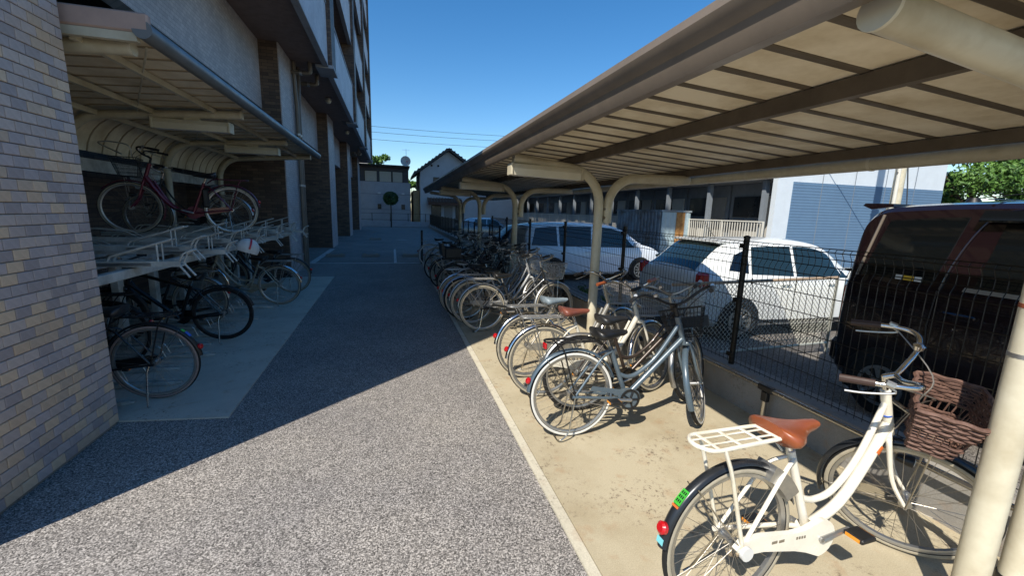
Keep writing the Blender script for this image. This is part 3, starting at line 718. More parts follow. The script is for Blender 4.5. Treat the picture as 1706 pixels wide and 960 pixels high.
# maroon van, side on, tail at the far end (local x runs from tail towards -Y)
K_ST = [(0, .42, .70, .80, .70, .64), (.05, .27, 1.18, 1.55, .78, .70), (.12, .25, 1.21, 1.80, .80, .70), (.30, .24, 1.22, 1.885, .81, .70), (1.2, .23, 1.22, 1.915, .81, .70), (2.2, .23, 1.20, 1.90, .81, .70), (2.7, .23, 1.18, 1.72, .81, .69), (3.05, .24, 1.1, 1.16, .80, .70), (3.3, .26, .9, .98, .78, .66), (3.4, .36, .6, .7, .70, .6)]
def kei_extra(t, at, sp, tp):
    m = MB(); m.loft([[(x, y, z) for x, z in ((.26, 1.90), (.02, 1.905), (.0, 1.885), (.08, 1.85), (.26, 1.87))] for y in (-.66, .66)]); m.build('roof_spoiler', cmar, t, 30)
    for s in (1, -1):
        # drip visor over the sliding door window, chrome grey pillars, seams, lamp and bumper
        m = MB(); m.loft([[(x, s*(.725+d), 1.80+dz) for d, dz in ((0, .04), (.05, -.03), (.045, -.045), (-.01, .02))] for x in (.92, 1.0, 2.0)]); m.build('window_visor', 'glass', t, 30)
        m = MB(); m.tube([(.14, s*.785, 1.24), (.24, s*.715, 1.80)], .012, 6); m.build('pillar_trim', 'gutter', t)
        m = MB(); m.tube(spline([(.78, s*.795, 1.21), (.83, s*.762, 1.45), (.90, s*.733, 1.66), (.985, s*.712, 1.80), (1.10, s*.703, 1.845), (1.3, s*.703, 1.855)], 6), .006, 6); m.build('door_seam', cmar, t)
        MB().bbox(.85, 1.05, s*.822-.014, s*.822+.014, 1.02, 1.05, .008).build('door_handle', cmar, t, 0)
        MB().tube([(.78, s*.812, 1.2), (.76, s*.815, .9), (.8, s*.812, .5)], .005, 5).build('door_gap', 'blackpl', t)
        MB().bbox(-.012, .045, s*.68-.05, s*.68+.05, .75, 1.12, .02).build('tail_lamp', 'red', t, 30)
    MB().bbox(-.06, .12, -.74, .74, .34, .58, .04).build('rear_bumper', cmar, t, 30)
    MB().tube([(.62, -.3, 1.91), (.62, -.3, 1.955)], [.06, .035], 14).build('roof_pod', 'blackpl', t)
    MB().tube([(.62, -.3, 1.95), (1.3, -.3, 2.02)], .004, 5).build('aerial', 'blackpl', t)
    for i, (x0, x1, c) in enumerate(((.60, .65, 'stwhite'), (.52, .595, 'yellow'), (.46, .515, 'stwhite'))):
        MB().add([(x, -(.794-(z-1.235)*.13), z) for x, z in ((x0, 1.25), (x1, 1.25), (x1, 1.29), (x0, 1.29))], [(0, 1, 2, 3)]).build('window_sticker', c, t, 0)
    for k in range(5): MB().bbox(.9+.35*k, .92+.35*k, -.69, .69, 1.925, 1.932, .003).build('roof_bead', cmar, t, 0)
car('maroon_van', 'dark maroon boxy van standing close behind the wire mesh fence', (5.01, 3.05, -.03), R(-90), 3.4, K_ST, cmar, (.52, 2.75), .285,
    [('quarter_window', [(.17, .05), (.72, .04), (.84, .90), (.30, .88)], 'glass'), ('side_window', [(.98, .05), (1.95, .05), (1.95, .9), (1.06, .9)], 'glass'), ('side_window', [(2.05, .05), (2.85, .05), (2.6, .85), (2.05, .9)], 'glass'), ('window_frame', [(.92, .0), (2.0, .0), (2.0, .05), (.93, .05)], 'alum')],
    [('rear_window', .02, .13, .85, .85, 'glass')], 'glass', kei_extra)
# inner panel of the wheel well shading

# ---------------------------------------------------------------- long corridor block beyond the lot
cb = thing('corridor_block', 'long two storey apartment block with outside corridors and many doors', 'building', (13, 30, 0))
def kb(name, mat, x0, x1, y0, y1, z0, z1, par=None):
    return MB().box(x0-13, x1-13, y0-30, y1-30, z0, z1).build(name, mat, par or cb, 0)
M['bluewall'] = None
m = N('blue siding'); tc = m.coord(); wv = m.n('ShaderNodeTexWave', wave_type='BANDS', bands_direction='Z'); wv.inputs['Scale'].default_value = 3.2; m.l(tc, wv.inputs['Vector'])
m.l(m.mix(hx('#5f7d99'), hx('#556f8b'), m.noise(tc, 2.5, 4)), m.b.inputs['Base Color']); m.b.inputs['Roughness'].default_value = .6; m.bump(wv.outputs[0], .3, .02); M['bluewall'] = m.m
M['whitewall'] = paint('white siding', '#cdd6dd', .7, 0, .1, 2); M['greyblue'] = paint('blue grey slab edge', '#7a828a', .7, 0, .2, 3)
M['doorgrey'] = paint('grey door paint', '#8d8a84', .5, 0, .15, 3); M['doorwhite'] = paint('off white door paint', '#b9b8b2', .5, 0, .15, 3)
kb('rear_wall', 'dark', 13.65, 20, 11.7, 46, 0, 7.5)
kb('corridor_floor', 'curb', 12.4, 13.648, 11.7, 46, 0, .55)
kb('corridor_slab', 'greyblue', 12.2, 13.648, 11.7, 46, 3.05, 3.5)
kb('roof', 'greyblue', 12.0, 20.3, 11.3, 46.2, 6.4, 6.7)
ew = kb('end_wall', 'whitewall', 12.4, 20.4, 11.5, 11.69, 0, 6.4)
kb('blue_area', 'bluewall', 13.05, 20.38, 11.475, 11.498, .05, 2.97, ew)  # lower part of the end wall is blue, white above and at left
for x in (14.3, 15.8, 17.3, 18.8): kb('panel_joint', 'greyblue', x, x+.02, 11.468, 11.474, .06, 6.35, ew)
m = MB()
y = 12.2; i = 0
while y < 44:
    fr = kb('door_bay', 'greyblue', 13.550, 13.645, y-.1, y+2.5, .56, 3.04)
    kb('door', 'doorgrey' if i % 2 else 'doorwhite', 13.500, 13.549, y+.05, y+.9, .56, 2.55, fr)
    kb('window', 'glassfar', 13.510, 13.549, y+1.0, y+2.3, 1.75, 2.55, fr)
    kb('meter_panel', 'doorwhite', 13.480, 13.549, y+1.0, y+1.6, .7, 1.65, fr); kb('meter_panel', 'doorgrey', 13.480, 13.549, y+1.7, y+2.3, .7, 1.65, fr)
    kb('column', 'greyblue', 12.45, 12.62, y-.2, y-.05, .55, 3.049)
    fr = kb('upper_door_bay', 'doorwhite', 13.550, 13.645, y-.1, y+2.5, 3.51, 6.3)
    kb('door', 'doorgrey', 13.500, 13.549, y+.05, y+.9, 3.51, 5.5, fr)
    y += 2.7; i += 1
M['railwhite'] = paint('white railing paint', '#d2d0c6', .5, 0, .12, 5)
for z0, x in ((.62, 12.35), (3.56, 12.24)):
    for y in [11.8+1.9*i for i in range(18)]:
        r_ = kb('railing_frame', 'railwhite', x-.025, x+.025, y, y+.05, z0-.05, z0+1.0)
        kb('top_rail', 'railwhite', x-.03, x+.03, y+.052, y+1.898, z0+.96, z0+1.0, r_); kb('bottom_rail', 'railwhite', x-.02, x+.02, y+.052, y+1.898, z0+.02, z0+.06, r_)
        b_ = MB()
        for k in range(14): yy = y+.12+.127*k-30; b_.box(x-13-.011, x-13+.011, yy, yy+.03, z0+.061, z0+.959)
        b_.build('balusters', 'railwhite', r_, 0)
# storage container
sc = thing('storage_container', 'blue grey corrugated storage container with an orange stained door', 'container', (11.7, 17.5, 0))
M['cont'] = paint('weathered blue container paint', '#8796a0', .6, 0, .3, 2, dcol='#6c5f55'); M['contl'] = paint('light blue container paint', '#a9bdc4', .6, 0, .2, 3)
m = MB(); pts = []
y = -1.8; up_ = 0
while y < 1.8:
    for dy, dx in ((0, 0), (.07, 0), (.10, -.04), (.20, -.04), (.23, 0)): pts.append((-.7+dx, y+dy))
    y += .26
m.loft([[(x, yy, z) for x, yy in pts]+[(.7, 1.85, z), (.7, -1.8, z)] for z in (.1, 1.88)]); m.build('shell', 'cont', sc, 0)
MB().box(-.76, .74, -1.86, 1.92, 1.881, 1.96).build('roof', 'cont', sc, 0); MB().box(-.74, .72, -1.84, 1.9, 0, .099).build('base_frame', 'greyblue', sc, 0)
for x0, x1, c in ((-.7, .0, 'contl'), (.02, .42, paint('orange stained panel', '#b98a52', .7, 0, .4, 7, dcol='#8d5a2e')), (.44, .7, 'contl')):
    d_ = MB(); xx = x0
    n_ = max(2, int((x1-x0)/.1)); sec = []
    for k in range(n_+1):
        sec += [(lerp(x0, x1, k/n_), -1.83-(.02 if k % 2 else 0))]
    d_.loft([[(a, b, z) for a, b in sec]+[(x1, -1.801, z), (x0, -1.801, z)] for z in (.12, 1.87)]); d_.build('door_panel', c, sc, 0)

# ---------------------------------------------------------------- houses at the end of the lane
gh = thing('grey_house', 'grey concrete house with dark upper storey and satellite dish at lane end', 'house', (-.4, 42, 0))
def hb(par, ox, oy, name, mat, x0, x1, y0, y1, z0, z1, sub=None): return MB().box(x0-ox, x1-ox, y0-oy, y1-oy, z0, z1).build(name, mat, sub or par, 0)
G = lambda *a, **k: hb(gh, -.4, 42, *a, **k)
wl = G('wall', 'wallconc', -4.5, 1.68, 42, 50, 0, 4.08)
for z in (1.55, 2.95): G('joint', 'greyblue', -4.49, 1.67, 41.985, 41.998, z, z+.04, sub=wl)
up_w = G('upper_wall', paint('dark metal cladding', '#4a4a4e', .6, 0, .2, 4), -4.4, 1.55, 42.7, 49.5, 4.08, 5.5)
G('roof', 'black', -4.6, 1.66, 42.1, 50.2, 5.5, 5.66)
for x0, x1 in ((-2.4, -1.35), (-1.1, -.05), (.1, .98)):
    f_ = G('window', 'black', x0-.05, x1+.05, 42.64, 42.699, 4.1, 5.12); G('shutter', paint('pale shutter', '#b9b2a0', .6, 0, .1, 5), x0, x1, 42.61, 42.639, 4.14, 5.07, sub=f_)
for x in (-1.15, 1.0):
    f_ = G('window', 'black', x-.16, x+.16, 41.95, 41.998, 1.6, 2.05); G('pane', 'glassfar', x-.13, x+.13, 41.94, 41.949, 1.63, 2.02, sub=f_)
    l_ = G('wall_lamp', 'stwhite', x-.13, x+.13, 41.85, 41.998, 2.98, 3.12)
dish = MB(); rings = []
for i in range(6):
    r_ = .46*i/5+.001; rings.append([(1.28+.4+r_*cos(a), -.05-.25*(r_/.46)**2*.5, 6.05+r_*sin(a)) for a in [2*pi*j/20 for j in range(20)]])
dish.loft(rings, True, False)
rings2 = [[(x, y+.03, z) for x, y, z in rg] for rg in rings]; dish.loft(rings2[::-1], True, False); dish.loft([rings[-1], rings2[-1]], True, False)
d_ = dish.build('satellite_dish', 'stwhite', gh, 50)
MB().tube([(1.68, .1, 5.6), (1.68, .1, 6.1)], .03, 8).build('dish_mast', 'alum', d_); MB().tube([(1.68, -.1, 5.9), (1.78, -.5, 5.98)], .02, 6).build('dish_arm', 'alum', d_); MB().bbox(1.74, 1.84, -.56, -.46, 5.93, 6.05, .02).build('receiver', 'red', d_, 0)
an = MB().tube([(1.75, .3, 5.6), (1.75, .3, 7.2)], .02, 6).build('aerial_mast', 'alum', gh)
for k in range(7): MB().tube([(1.45+.1*k, -.05, 7.1), (1.45+.1*k, .65, 7.1)], .01, 5).build('aerial_rod', 'alum', an)

wh = thing('white_house', 'white gabled house with dark tiled roof and brown awning', 'house', (5.2, 41, 0))
Wf = lambda *a, **k: hb(wh, 5.2, 41, *a, **k)
wm = paint('white render', '#c3c4c4', .85, 0, .12, 1.5)
m = MB(); gable = [(2.55, 0), (7.9, 0), (7.9, 5.2), (5.15, 7.05), (2.55, 5.1)]
m.loft([[(x-5.2, y, z) for x, z in gable] for y in (0, 7)]); m.build('wall', wm, wh, 0)
for nm, a, b in (('roof', (1.95, 4.72), (5.15, 7.1)), ('roof', (8.4, 4.95), (5.15, 7.1))):
    m = MB(); m.loft([[(a[0]-5.2, y, a[1]), (b[0]-5.2, y, b[1]), (b[0]-5.2, y, b[1]+.22), (a[0]-5.2, y, a[1]+.22)] for y in (-.6, 7.6)]); rf = m.build(nm, paint('dark roof tile', '#3d3c3e', .6, 0, .3, 8), wh, 0)
    for k in range(10):
        t_ = (k+.5)/10; x = lerp(a[0], b[0], t_); z = lerp(a[1], b[1], t_)+.22
        MB().box(x-5.2-.1, x-5.2+.1, -.62, 7.62, z-.02, z+.05).build('roof_tile_row', 'black', rf, 0)
for x, z in ((3.6, 5.7), (4.2, 5.7)): MB().tube([(x-5.2, -.004, z), (x-5.2, -.05, z)], .1, 12).build('vent', 'black', wh)
for x0, x1, z0, z1 in ((3.8, 5.0, 3.85, 4.6), (6.2, 7.2, 3.5, 4.5), (3.6, 4.4, .3, 2.05), (5.9, 6.6, .5, 2.0)):
    f_ = Wf('window', 'black', x0-.06, x1+.06, 40.94, 40.998, z0-.06, z1+.06); Wf('pane', 'glassfar', x0, (x0+x1)/2-.02, 40.925, 40.939, z0, z1, sub=f_); Wf('pane', 'glassfar', (x0+x1)/2+.02, x1, 40.925, 40.939, z0, z1, sub=f_)
Wf('door', 'doorgrey', 4.75, 5.55, 40.93, 40.998, 0, 2.0)
aw = MB(); aw.loft([[(x-5.2, y, z) for y, z in ((-.02, 2.75), (-.9, 2.35), (-.9, 2.1), (-.8, 2.1), (-.8, 2.28), (-.02, 2.62))] for x in (3.2, 6.4)]); aw_o = aw.build('awning', paint('brown awning tile', '#6b4c3c', .8, 0, .4, 9), wh, 0)
for k in range(12): MB().tube([(-1.95+.27*k, -.03, 2.78), (-1.95+.27*k, -.93, 2.375)], .05, 8).build('awning_tile', M['brown'], aw_o)
Wf('side_wing', wm, 7.9, 13, 42, 47, 0, 4.6); Wf('wing_roof', 'black', 7.7, 13.3, 41.6, 47.4, 4.6, 4.85)
Wf('fence_panel', paint('timber screen', '#a58b66', .8, 0, .3, 6), 1.95, 2.5, 41.5, 47, 0, 3.4)
# distant house between
dh = thing('distant_house', 'small white house seen between the apartment block and grey house', 'house', (-5, 58, 0))
MB().box(-2, 2.2, 0, 6, 0, 8).build('wall', wm, dh, 0); m = MB(); m.loft([[(-2.4, y, 8), (2.6, y, 8), (2.6, y, 8.2), (.2, y, 9.2), (-2.4, y, 8.6)] for y in (-.4, 6.4)]); m.build('roof', 'black', dh, 0)

# ---------------------------------------------------------------- vegetation
def leafmat(name, c1, c2):
    m = N(name); oi = m.n('ShaderNodeTexNoise'); oi.inputs['Scale'].default_value = 3.0; m.l(m.coord(), oi.inputs['Vector'])
    m.l(m.mix(hx(c1), hx(c2), m.ramp(oi.outputs[0], [(.35, (0,0,0)), (.65, (1,1,1))])), m.b.inputs['Base Color']); m.b.inputs['Roughness'].default_value = .6
    m.b.inputs['Subsurface Weight'].default_value = 0; return m.m
M['leaf'] = leafmat('bright leaf', '#2f521f', '#5f8434'); M['leafd'] = leafmat('dark clipped leaf', '#24421f', '#3a5c2a')
def leaves(m, c, rad, n, size, rg, shell=.5):
    for _ in range(n):
        d = V((rg.gauss(0, 1), rg.gauss(0, 1), rg.gauss(0, 1))).normalized(); q = shell+(1-shell)*rg.random()
        p = V((c[0]+d.x*rad[0]*q, c[1]+d.y*rad[1]*q, c[2]+d.z*rad[2]*q)); s = size*rg.uniform(.6, 1.3)
        a = V((rg.gauss(0, 1), rg.gauss(0, 1), rg.gauss(0, .6))).normalized(); b = a.orthogonal().normalized(); b.rotate(Matrix.Rotation(rg.uniform(0, 6.28), 3, a)); k = a.cross(b)
        m.add([p-b*s, p+k*s*.5+a*s*.12, p+b*s, p-k*s*.5+a*s*.12], [(0, 1, 2, 3)])
def tree(name, label, loc, h, clumps, mat, leafsize, per, seed):
    rg = random.Random(seed); t = thing(name, label, 'tree', loc)
    tr = MB(); tr.tube([(0, 0, -.1), (.05, .03, h*.35), (0, .05, h*.7), (.05, 0, h*.9)], [.03*h*.8, .026*h*.8, .018*h*.8, .008*h], 8)
    for c, r_ in clumps: tr.tube([(0, .04, h*rg.uniform(.35, .6)), (c[0]*.5, c[1]*.5, lerp(h*.5, c[2], .6)), c], [.012*h*.6, .008*h*.6, .003*h], 6)
    tr.build('trunk', paint('bark', '#5a4a3a', .9, 0, .4, 12), t)
    m = MB()
    for c, r_ in clumps: leaves(m, c, (r_, r_, r_*.8), per, leafsize, rg, .35)
    m.build('crown', mat, t, 0)
rg = random.Random(5)
def blob(cx, cy, cz, rx, rz_, n): return [((cx+rg.uniform(-rx, rx), cy+rg.uniform(-rx, rx), cz+rg.uniform(-rz_, rz_)), rg.uniform(.5, 1.0)*rx*.42) for _ in range(n)]
tree('broadleaf_tree', 'leafy green tree standing behind the blue and white end wall', (24.2, 12.6, 0), 6.5, blob(0, 0, 4.3, 2.3, 1.9, 22), 'leaf', .085, 1300, 1)
tree('broadleaf_tree', 'second leafy green tree further right of the end wall', (25.5, 8.6, 0), 6.0, blob(0, 0, 4.2, 2.4, 1.7, 20), 'leaf', .085, 1300, 2)
tree('garden_tree', 'light green tree in the gap beside the white gabled house', (2.0, 52, 0), 4.6, blob(0, 0, 4.2, 1.1, 1.0, 8), 'leaf', .2, 140, 3)
tree('garden_tree', 'light green treetop rising behind the grey house roof', (-1.6, 53, 0), 7.2, blob(0, 0, 6.9, 1.5, .8, 9), 'leaf', .22, 140, 4)
tree('garden_tree', 'green tree beyond the lot behind the far canopy posts', (13.5, 52, 0), 6, blob(0, 0, 4, 3, 2.2, 16), 'leaf', .26, 200, 6)
tp_ = thing('topiary_tree', 'round clipped dark topiary tree on a thin trunk before the grey house', 'tree', (-.12, 39.8, 0))
MB().tube([(0, 0, 0), (.02, 0, 1), (0, 0, 2.2)], [.07, .05, .045], 8).build('trunk', paint('topiary bark', '#463a30', .9), tp_)
m = MB(); rg2 = random.Random(9); leaves(m, (0, 0, 2.55), (.66, .66, .60), 2600, .07, rg2, .8); m.build('crown', 'leafd', tp_, 0)
wd = thing('weed_patch', 'low green weeds growing along the lot side of the kerb', 'weeds', (3.55, 6.6, -.006)); wd['kind'] = 'stuff'
m = MB(); rg3 = random.Random(4)
for _ in range(26):
    cx, cy = rg3.uniform(-.18, .25), rg3.uniform(-1.0, 3.2); leaves(m, (cx, cy, .14), (.12, .16, .13), 60, .03, rg3, .1)
m.build('leaves', 'leaf', wd, 0)
# utility pole and overhead wires
up = thing('utility_pole', 'pale concrete utility pole with cables by the end wall', 'pole', (15.0, 9.6, 0))
MB().tube([(0, 0, 0), (0, 0, 9)], [.15, .11], 14).build('shaft', 'cream', up)
MB().tube([(-.22, -.1, 0), (-.22, -.1, 8)], .05, 10).build('conduit', 'railwhite', up)
for z in (3.2, 5.0): MB().tube([(-.3, -.1, z), (.16, 0, z)], .03, 8).build('bracket', 'alum', up)
MB().tube(spline([(-.1, -.1, 4.1), (-1.6, .8, 5.0), (-3.2, 1.8, 6.0)], 6), .015, 5).build('cable', 'blackpl', up)
MB().tube(spline([(.1, -.1, 3.4), (.9, .3, 2.8), (2.0, .9, 2.2)], 6), .02, 5).build('stay_cable', 'alum', up)
for k, z in enumerate((11.0, 11.9, 12.6)):
    tag(MB().tube([(lerp(-26, 34, i/16), 0, z+.9*((i/8-1)**2)-.6) for i in range(17)], .022, 5).build('overhead_wire', 'blackpl', None, 40, (0, 60, 0)), ('lowest', 'middle', 'highest')[k]+' of three thin overhead power lines crossing the sky behind the houses', 'wire', 'overhead wires')

# ---------------------------------------------------------------- bicycles
RW = .335
_wc = {}
def wheel_meshes(wall, rimm, hubm='alum', seed=0):
    k = (wall, rimm)
    if k in _wc: return _wc[k]
    def me(mb, name, mats, sm=40):
        o = mb.build(name, mats, None, sm); d = o.data; bpy.data.objects.remove(o); return d
    rt_, r_ = .316, .0185
    t = MB(); n = 56; q = 12; rings = []
    for i in range(n):
        a = 2*pi*i/n; rings.append([((rt_+r_*cos(b))*cos(a), r_*sin(b), (rt_+r_*cos(b))*sin(a)) for b in [2*pi*j/q for j in range(q)]])
    t.loft(rings, True, False, 0, True)
    t.m = [1 if (f % q) in (2, 3, 8, 9) else 0 for f in range(len(t.f))]
    tyre = me(t, 'tyre', ['blackrub', wall])
    r = MB(); r.arcsec((0, 0, 0), .298, 0, 2*pi, [(-.012, -.008), (0, -.013), (.009, -.013), (.009, .013), (0, .013), (-.012, .008)], 48, True); rim = me(r, 'rim', [rimm])
    s = MB()
    for i in range(32):
        sd = 1 if i % 2 else -1; a = 2*pi*i/32; b = a+(.75 if (i//2) % 2 else -.75)
        s.tube([(.022*cos(b), sd*.03, .022*sin(b)), (.288*cos(a), sd*.003, .288*sin(a))], .00125, 3, caps=False)
    sp = me(s, 'spokes', ['wheelgrey'], 0)
    h = MB(); h.tube([(0, -.065, 0), (0, -.035, 0), (0, -.034, 0), (0, -.028, 0), (0, -.027, 0), (0, .027, 0), (0, .028, 0), (0, .034, 0), (0, .035, 0), (0, .065, 0)], [.008, .008, .027, .027, .016, .016, .027, .027, .008, .008], 14)
    hub = me(h, 'hub', [hubm])
    _wc[k] = (rim, tyre, sp, hub); return _wc[k]
_paint = {}
def bpaint(c, metal=.1, rough=.3):
    k = (c, metal, rough)
    if k not in _paint: _paint[k] = paint('bicycle paint %s' % c.strip('#'), c, rough, metal, .15, 12, .4)
    return _paint[k]

def saddle_mb(x, z, wide=.118, L=.275):
    m = MB(); rings = []; n = 12
    for i in range(n+1):
        u = i/n; xx = x-L*.45+L*u
        wd = wide*(1-u)**1.0*(.55+.45*min(1, u*6+.3))+.026
        if u > .35: wd = lerp(wd, .024, (u-.35)/.65)
        if u < .1: wd *= .72+2.8*u
        zt = z+.018*(1-u)**2+(.012*max(0, (u-.8)/.2)*-1)-.012*sin(pi*u); th = lerp(.088, .042, u)*(.65 if i in (0, n) else 1)
        sec = []
        for a in [2*pi*j/16 for j in range(16)]:
            cy, cz = cos(a), sin(a)
            sec.append((xx, wd*(abs(cy)**.75)*(1 if cy >= 0 else -1), zt-th/2+(th/2)*(abs(cz)**.8)*(1 if cz >= 0 else -1)))
        rings.append(sec)
    m.loft(rings); return m

def bicycle(label, rear, head, lean=-4, steer=0, frame='#333333', metal=.1, style='loop', saddle='#202020', wall='blackrub', rim='alum', fender='alum',
            basket='wire', basketm='alum', rack='alum', chain=None, bars='swept', barm='chrome', grip='blackpl', stand='side', z0=.012, lens=True, wb=1.10,
            name='bicycle', group='bicycles parked on the slabs', crank_a=0.3, thick=1.0, extras=None, childseat=False, detail=True, bbx=.45, sdrop=0, rackz=.755, rackr=.0062):
    t = thing(name, label, 'bicycle', (rear[0], rear[1], z0), (R(lean), 0, R(head)), group)
    fm = bpaint(frame, metal); FM = fm
    g = lambda s: s if not isinstance(s, str) else (M[s] if s in M else bpaint(s))
    HT, HB = V((.865, 0, .90)), V((.925, 0, .715)); ax = (HB-HT).normalized(); BB = V((bbx, 0, .285)); ST = V((.31, 0, .66-sdrop)); FHUB = V((wb, 0, RW)); RH = V((0, 0, RW))
    rotm = Matrix.Translation(HB) @ Matrix.Rotation(R(steer), 4, -ax) @ Matrix.Translation(-HB)
    # frame
    f = MB(); k = thick
    f.tube([HT-ax*.012, HB+ax*.012], .0185*k, 12)
    f.tube([BB, ST+V((-.012, 0, .035))], .0155*k, 10); f.tube([BB+V((0, -.036, 0)), BB+V((0, .036, 0))], .021, 12)
    if style == 'loop':       # two tubes flowing down from the head in parallel curves
        f.tube(spline([HB+V((-.005, 0, .03)), (.79, 0, .545), (.645, 0, .375), BB+V((.03, 0, .015))], 7), .0205*k, 10)
        f.tube(spline([HT+V((.012, 0, -.045)), (.74, 0, .60), (.60, 0, .455), (.48, 0, .425), (.395, 0, .45)], 7), .0125*k, 10)
    elif style == 'parallel':
        f.tube([HB+V((-.005, 0, .02)), BB], .0195*k, 10)
        f.tube(spline([HT+V((.015, 0, -.05)), (.70, 0, .60), (.55, 0, .475), (.46, 0, .445), (.385, 0, .47)], 7), .0145*k, 10)
    elif style == 'low':
        f.tube(spline([HB+V((-.005, 0, .03)), (.76, 0, .47), (.62, 0, .33), BB+V((.03, 0, .01))], 7), .026*k, 12)
        f.tube([(.70, 0, .41), (.84, 0, .70)], .012*k, 8)
    elif style == 'diamond':
        f.tube([HB+V((-.005, 0, .02)), BB], .0185*k, 10); f.tube([HT+V((.012, 0, -.04)), ST], .0155*k, 10)
    for s in (1, -1):
        f.tube(bend([BB+V((-.02, s*.02, 0)), (.33, s*.045, .295), (.0, s*.064, RW)], .08), .0095*k, 8)
        f.tube(bend([ST+V((0, s*.012, 0)), (.22, s*.045, .63), (.0, s*.064, RW)], .06), .0075*k, 8)
        f.tube([(-.018, s*.064, RW), (.03, s*.064, RW-.004)], .013, 6)
    f.build('frame', FM, t, 45)
    # wheels
    rimd, tyd, spd, hubd = wheel_meshes(wall, rim)
    for nm, loc, mm in (('rear_wheel', RH, None), ('front_wheel', FHUB, rotm)):
        o = link(nm, rimd, t); mt = Matrix.Translation(loc) @ Matrix.Rotation(random.uniform(0, 6), 4, 'Y')
        o.matrix_local = (mm @ mt) if mm else mt
        for n2, d in (('tyre', tyd), ('spokes', spd), ('hub', hubd)): link(n2, d, o)
    # fork
    q = MB()
    for s in (1, -1): q.tube(spline([HB+ax*.02+V((0, s*.02, 0)), HB+ax*.05+V((0, s*.05, 0)), HB+ax*.27+V((0, s*.053, 0)), FHUB+V((0, s*.055, 0))], 5), [.0145-.006*i/15 for i in range(16)], 8)
    q.tube([HB+ax*.012, HB+ax*.03], .022, 12); q.tube([HB+ax*.03+V((0, -.055, 0)), HB+ax*.03+V((0, .055, 0))], .014, 8)
    q.xf(rotm).build('fork', FM if style != 'chromefork' else M['chrome'], t, 45)
    # fenders
    if fender:
        fs = [(.0, -.024), (.010, -.020), (.016, -.010), (.0175, 0), (.016, .010), (.010, .020), (0, .024), (.002, .020), (.008, .0095), (.0105, 0), (.008, -.0095), (.002, -.020)]
        m = MB(); m.arcsec((0, 0, RW), .343, R(18), R(173) if lens else R(165), [(a, b) for a, b in fs], 30)
        rf = m.build('rear_fender', g(fender), t, 45)
        for s in (1, -1): MB().tube([(0, s*.068, RW), (-.215, s*.03, RW+.285)], .003, 5).build('fender_stay', 'steel', rf)
        a = R(160); c = V((.362*cos(a), 0, RW+.362*sin(a)))
        if lens:
            MB().tube([c, c+V((cos(a), 0, sin(a)))*.014, c+V((cos(a), 0, sin(a)))*.022], [.026, .026, .017], 14).build('rear_reflector', 'red', rf)
        m = MB(); m.arcsec((FHUB.x, 0, RW), .343, R(40), R(205), fs, 28); ff = m.xf(rotm).build('front_fender', g(fender), t, 45)
        m = MB()
        for s in (1, -1): m.tube([FHUB+V((0, s*.06, 0)), FHUB+V((-.33, s*.022, -.08))], .003, 5)
        m.xf(rotm).build('fender_stay', 'steel', ff)
    # rear rack
    if rack:
        m = MB(); zz = rackz; xr, xf_ = -.20, .20
        m.tube(bend([(xf_, -.05, zz-.01), (xf_-.05, -.06, zz), (xr, -.07, zz), (xr-.04, 0, zz+.004), (xr, .07, zz), (xf_-.05, .06, zz), (xf_, .05, zz-.01)], .05), rackr, 8)
        for y in (-.025, .025): m.tube([(xf_-.02, y, zz), (xr-.025, y, zz+.003)], .0045, 6)
        for x in (-.16, -.05, .06, .15): m.tube([(x, -.064, zz), (x, .064, zz)], rackr*.75, 6)
        for s in (1, -1):
            m.tube(bend([(xr+.06, s*.07, zz), (-.10, s*.075, .70), (0, s*.07, RW+.01)], .05), rackr*.95, 8)
        m.tube([(xf_, -.05, zz-.01), (.265, -.012, .69)], .005, 6); m.tube([(xf_, .05, zz-.01), (.265, .012, .69)], .005, 6)
        rk_ = m.build('rear_rack', g(rack), t, 45)
    # seat post and saddle
    sp0 = ST+V((-.012, 0, .03)); sp1 = ST+V((-.045, 0, .12))
    MB().tube([sp0, sp1], .0125, 10).build('seat_post', 'chrome', t)
    so_ = saddle_mb(sp1.x+.01, sp1.z+.052).build('saddle', g(saddle) if saddle in M else paint('saddle leather', saddle, .42, 0, .15, 14, .1), t, 60)
    m = MB()
    for s in (1, -1):
        m.tube(spline([(sp1.x+.12, s*.012, sp1.z+.02), (sp1.x, s*.022, sp1.z), (sp1.x-.08, s*.03, sp1.z+.012)], 4), .0035, 6)
        m.tube([(sp1.x-.075+.02*math.sin(.5*i), s*.045+.014*cos(1.6*i), sp1.z-.02+.0035*i) for i in range(12)], .003, 5)
    m.build('saddle_spring', 'steel', so_)
    # cranks, chaincase
    m = MB(); m.tube([BB+V((0, -.084, 0)), BB+V((0, .070, 0))], .012, 10)
    d = V((cos(crank_a), 0, sin(crank_a)))
    for s in (1, -1): m.tube([BB+V((0, s*.074-.006, 0)), BB+d*(.16*s)+V((0, s*.082, 0))], [.014, .0095], 8)
    cr = m.build('crank', 'alum', t)
    for s in (1, -1):
        p = BB+d*(.16*s)+V((0, s*.128, 0))
        pd = MB().bbox(p.x-.045, p.x+.045, p.y-.042, p.y+.042, p.z-.012, p.z+.012, .006).build('pedal', 'blackpl', cr, 0)
        for e in (1, -1): MB().box(p.x+e*.0455-.001, p.x+e*.0455+.001, p.y-.03, p.y+.03, p.z-.008, p.z+.008).build('pedal_reflector', 'amber', pd, 0)
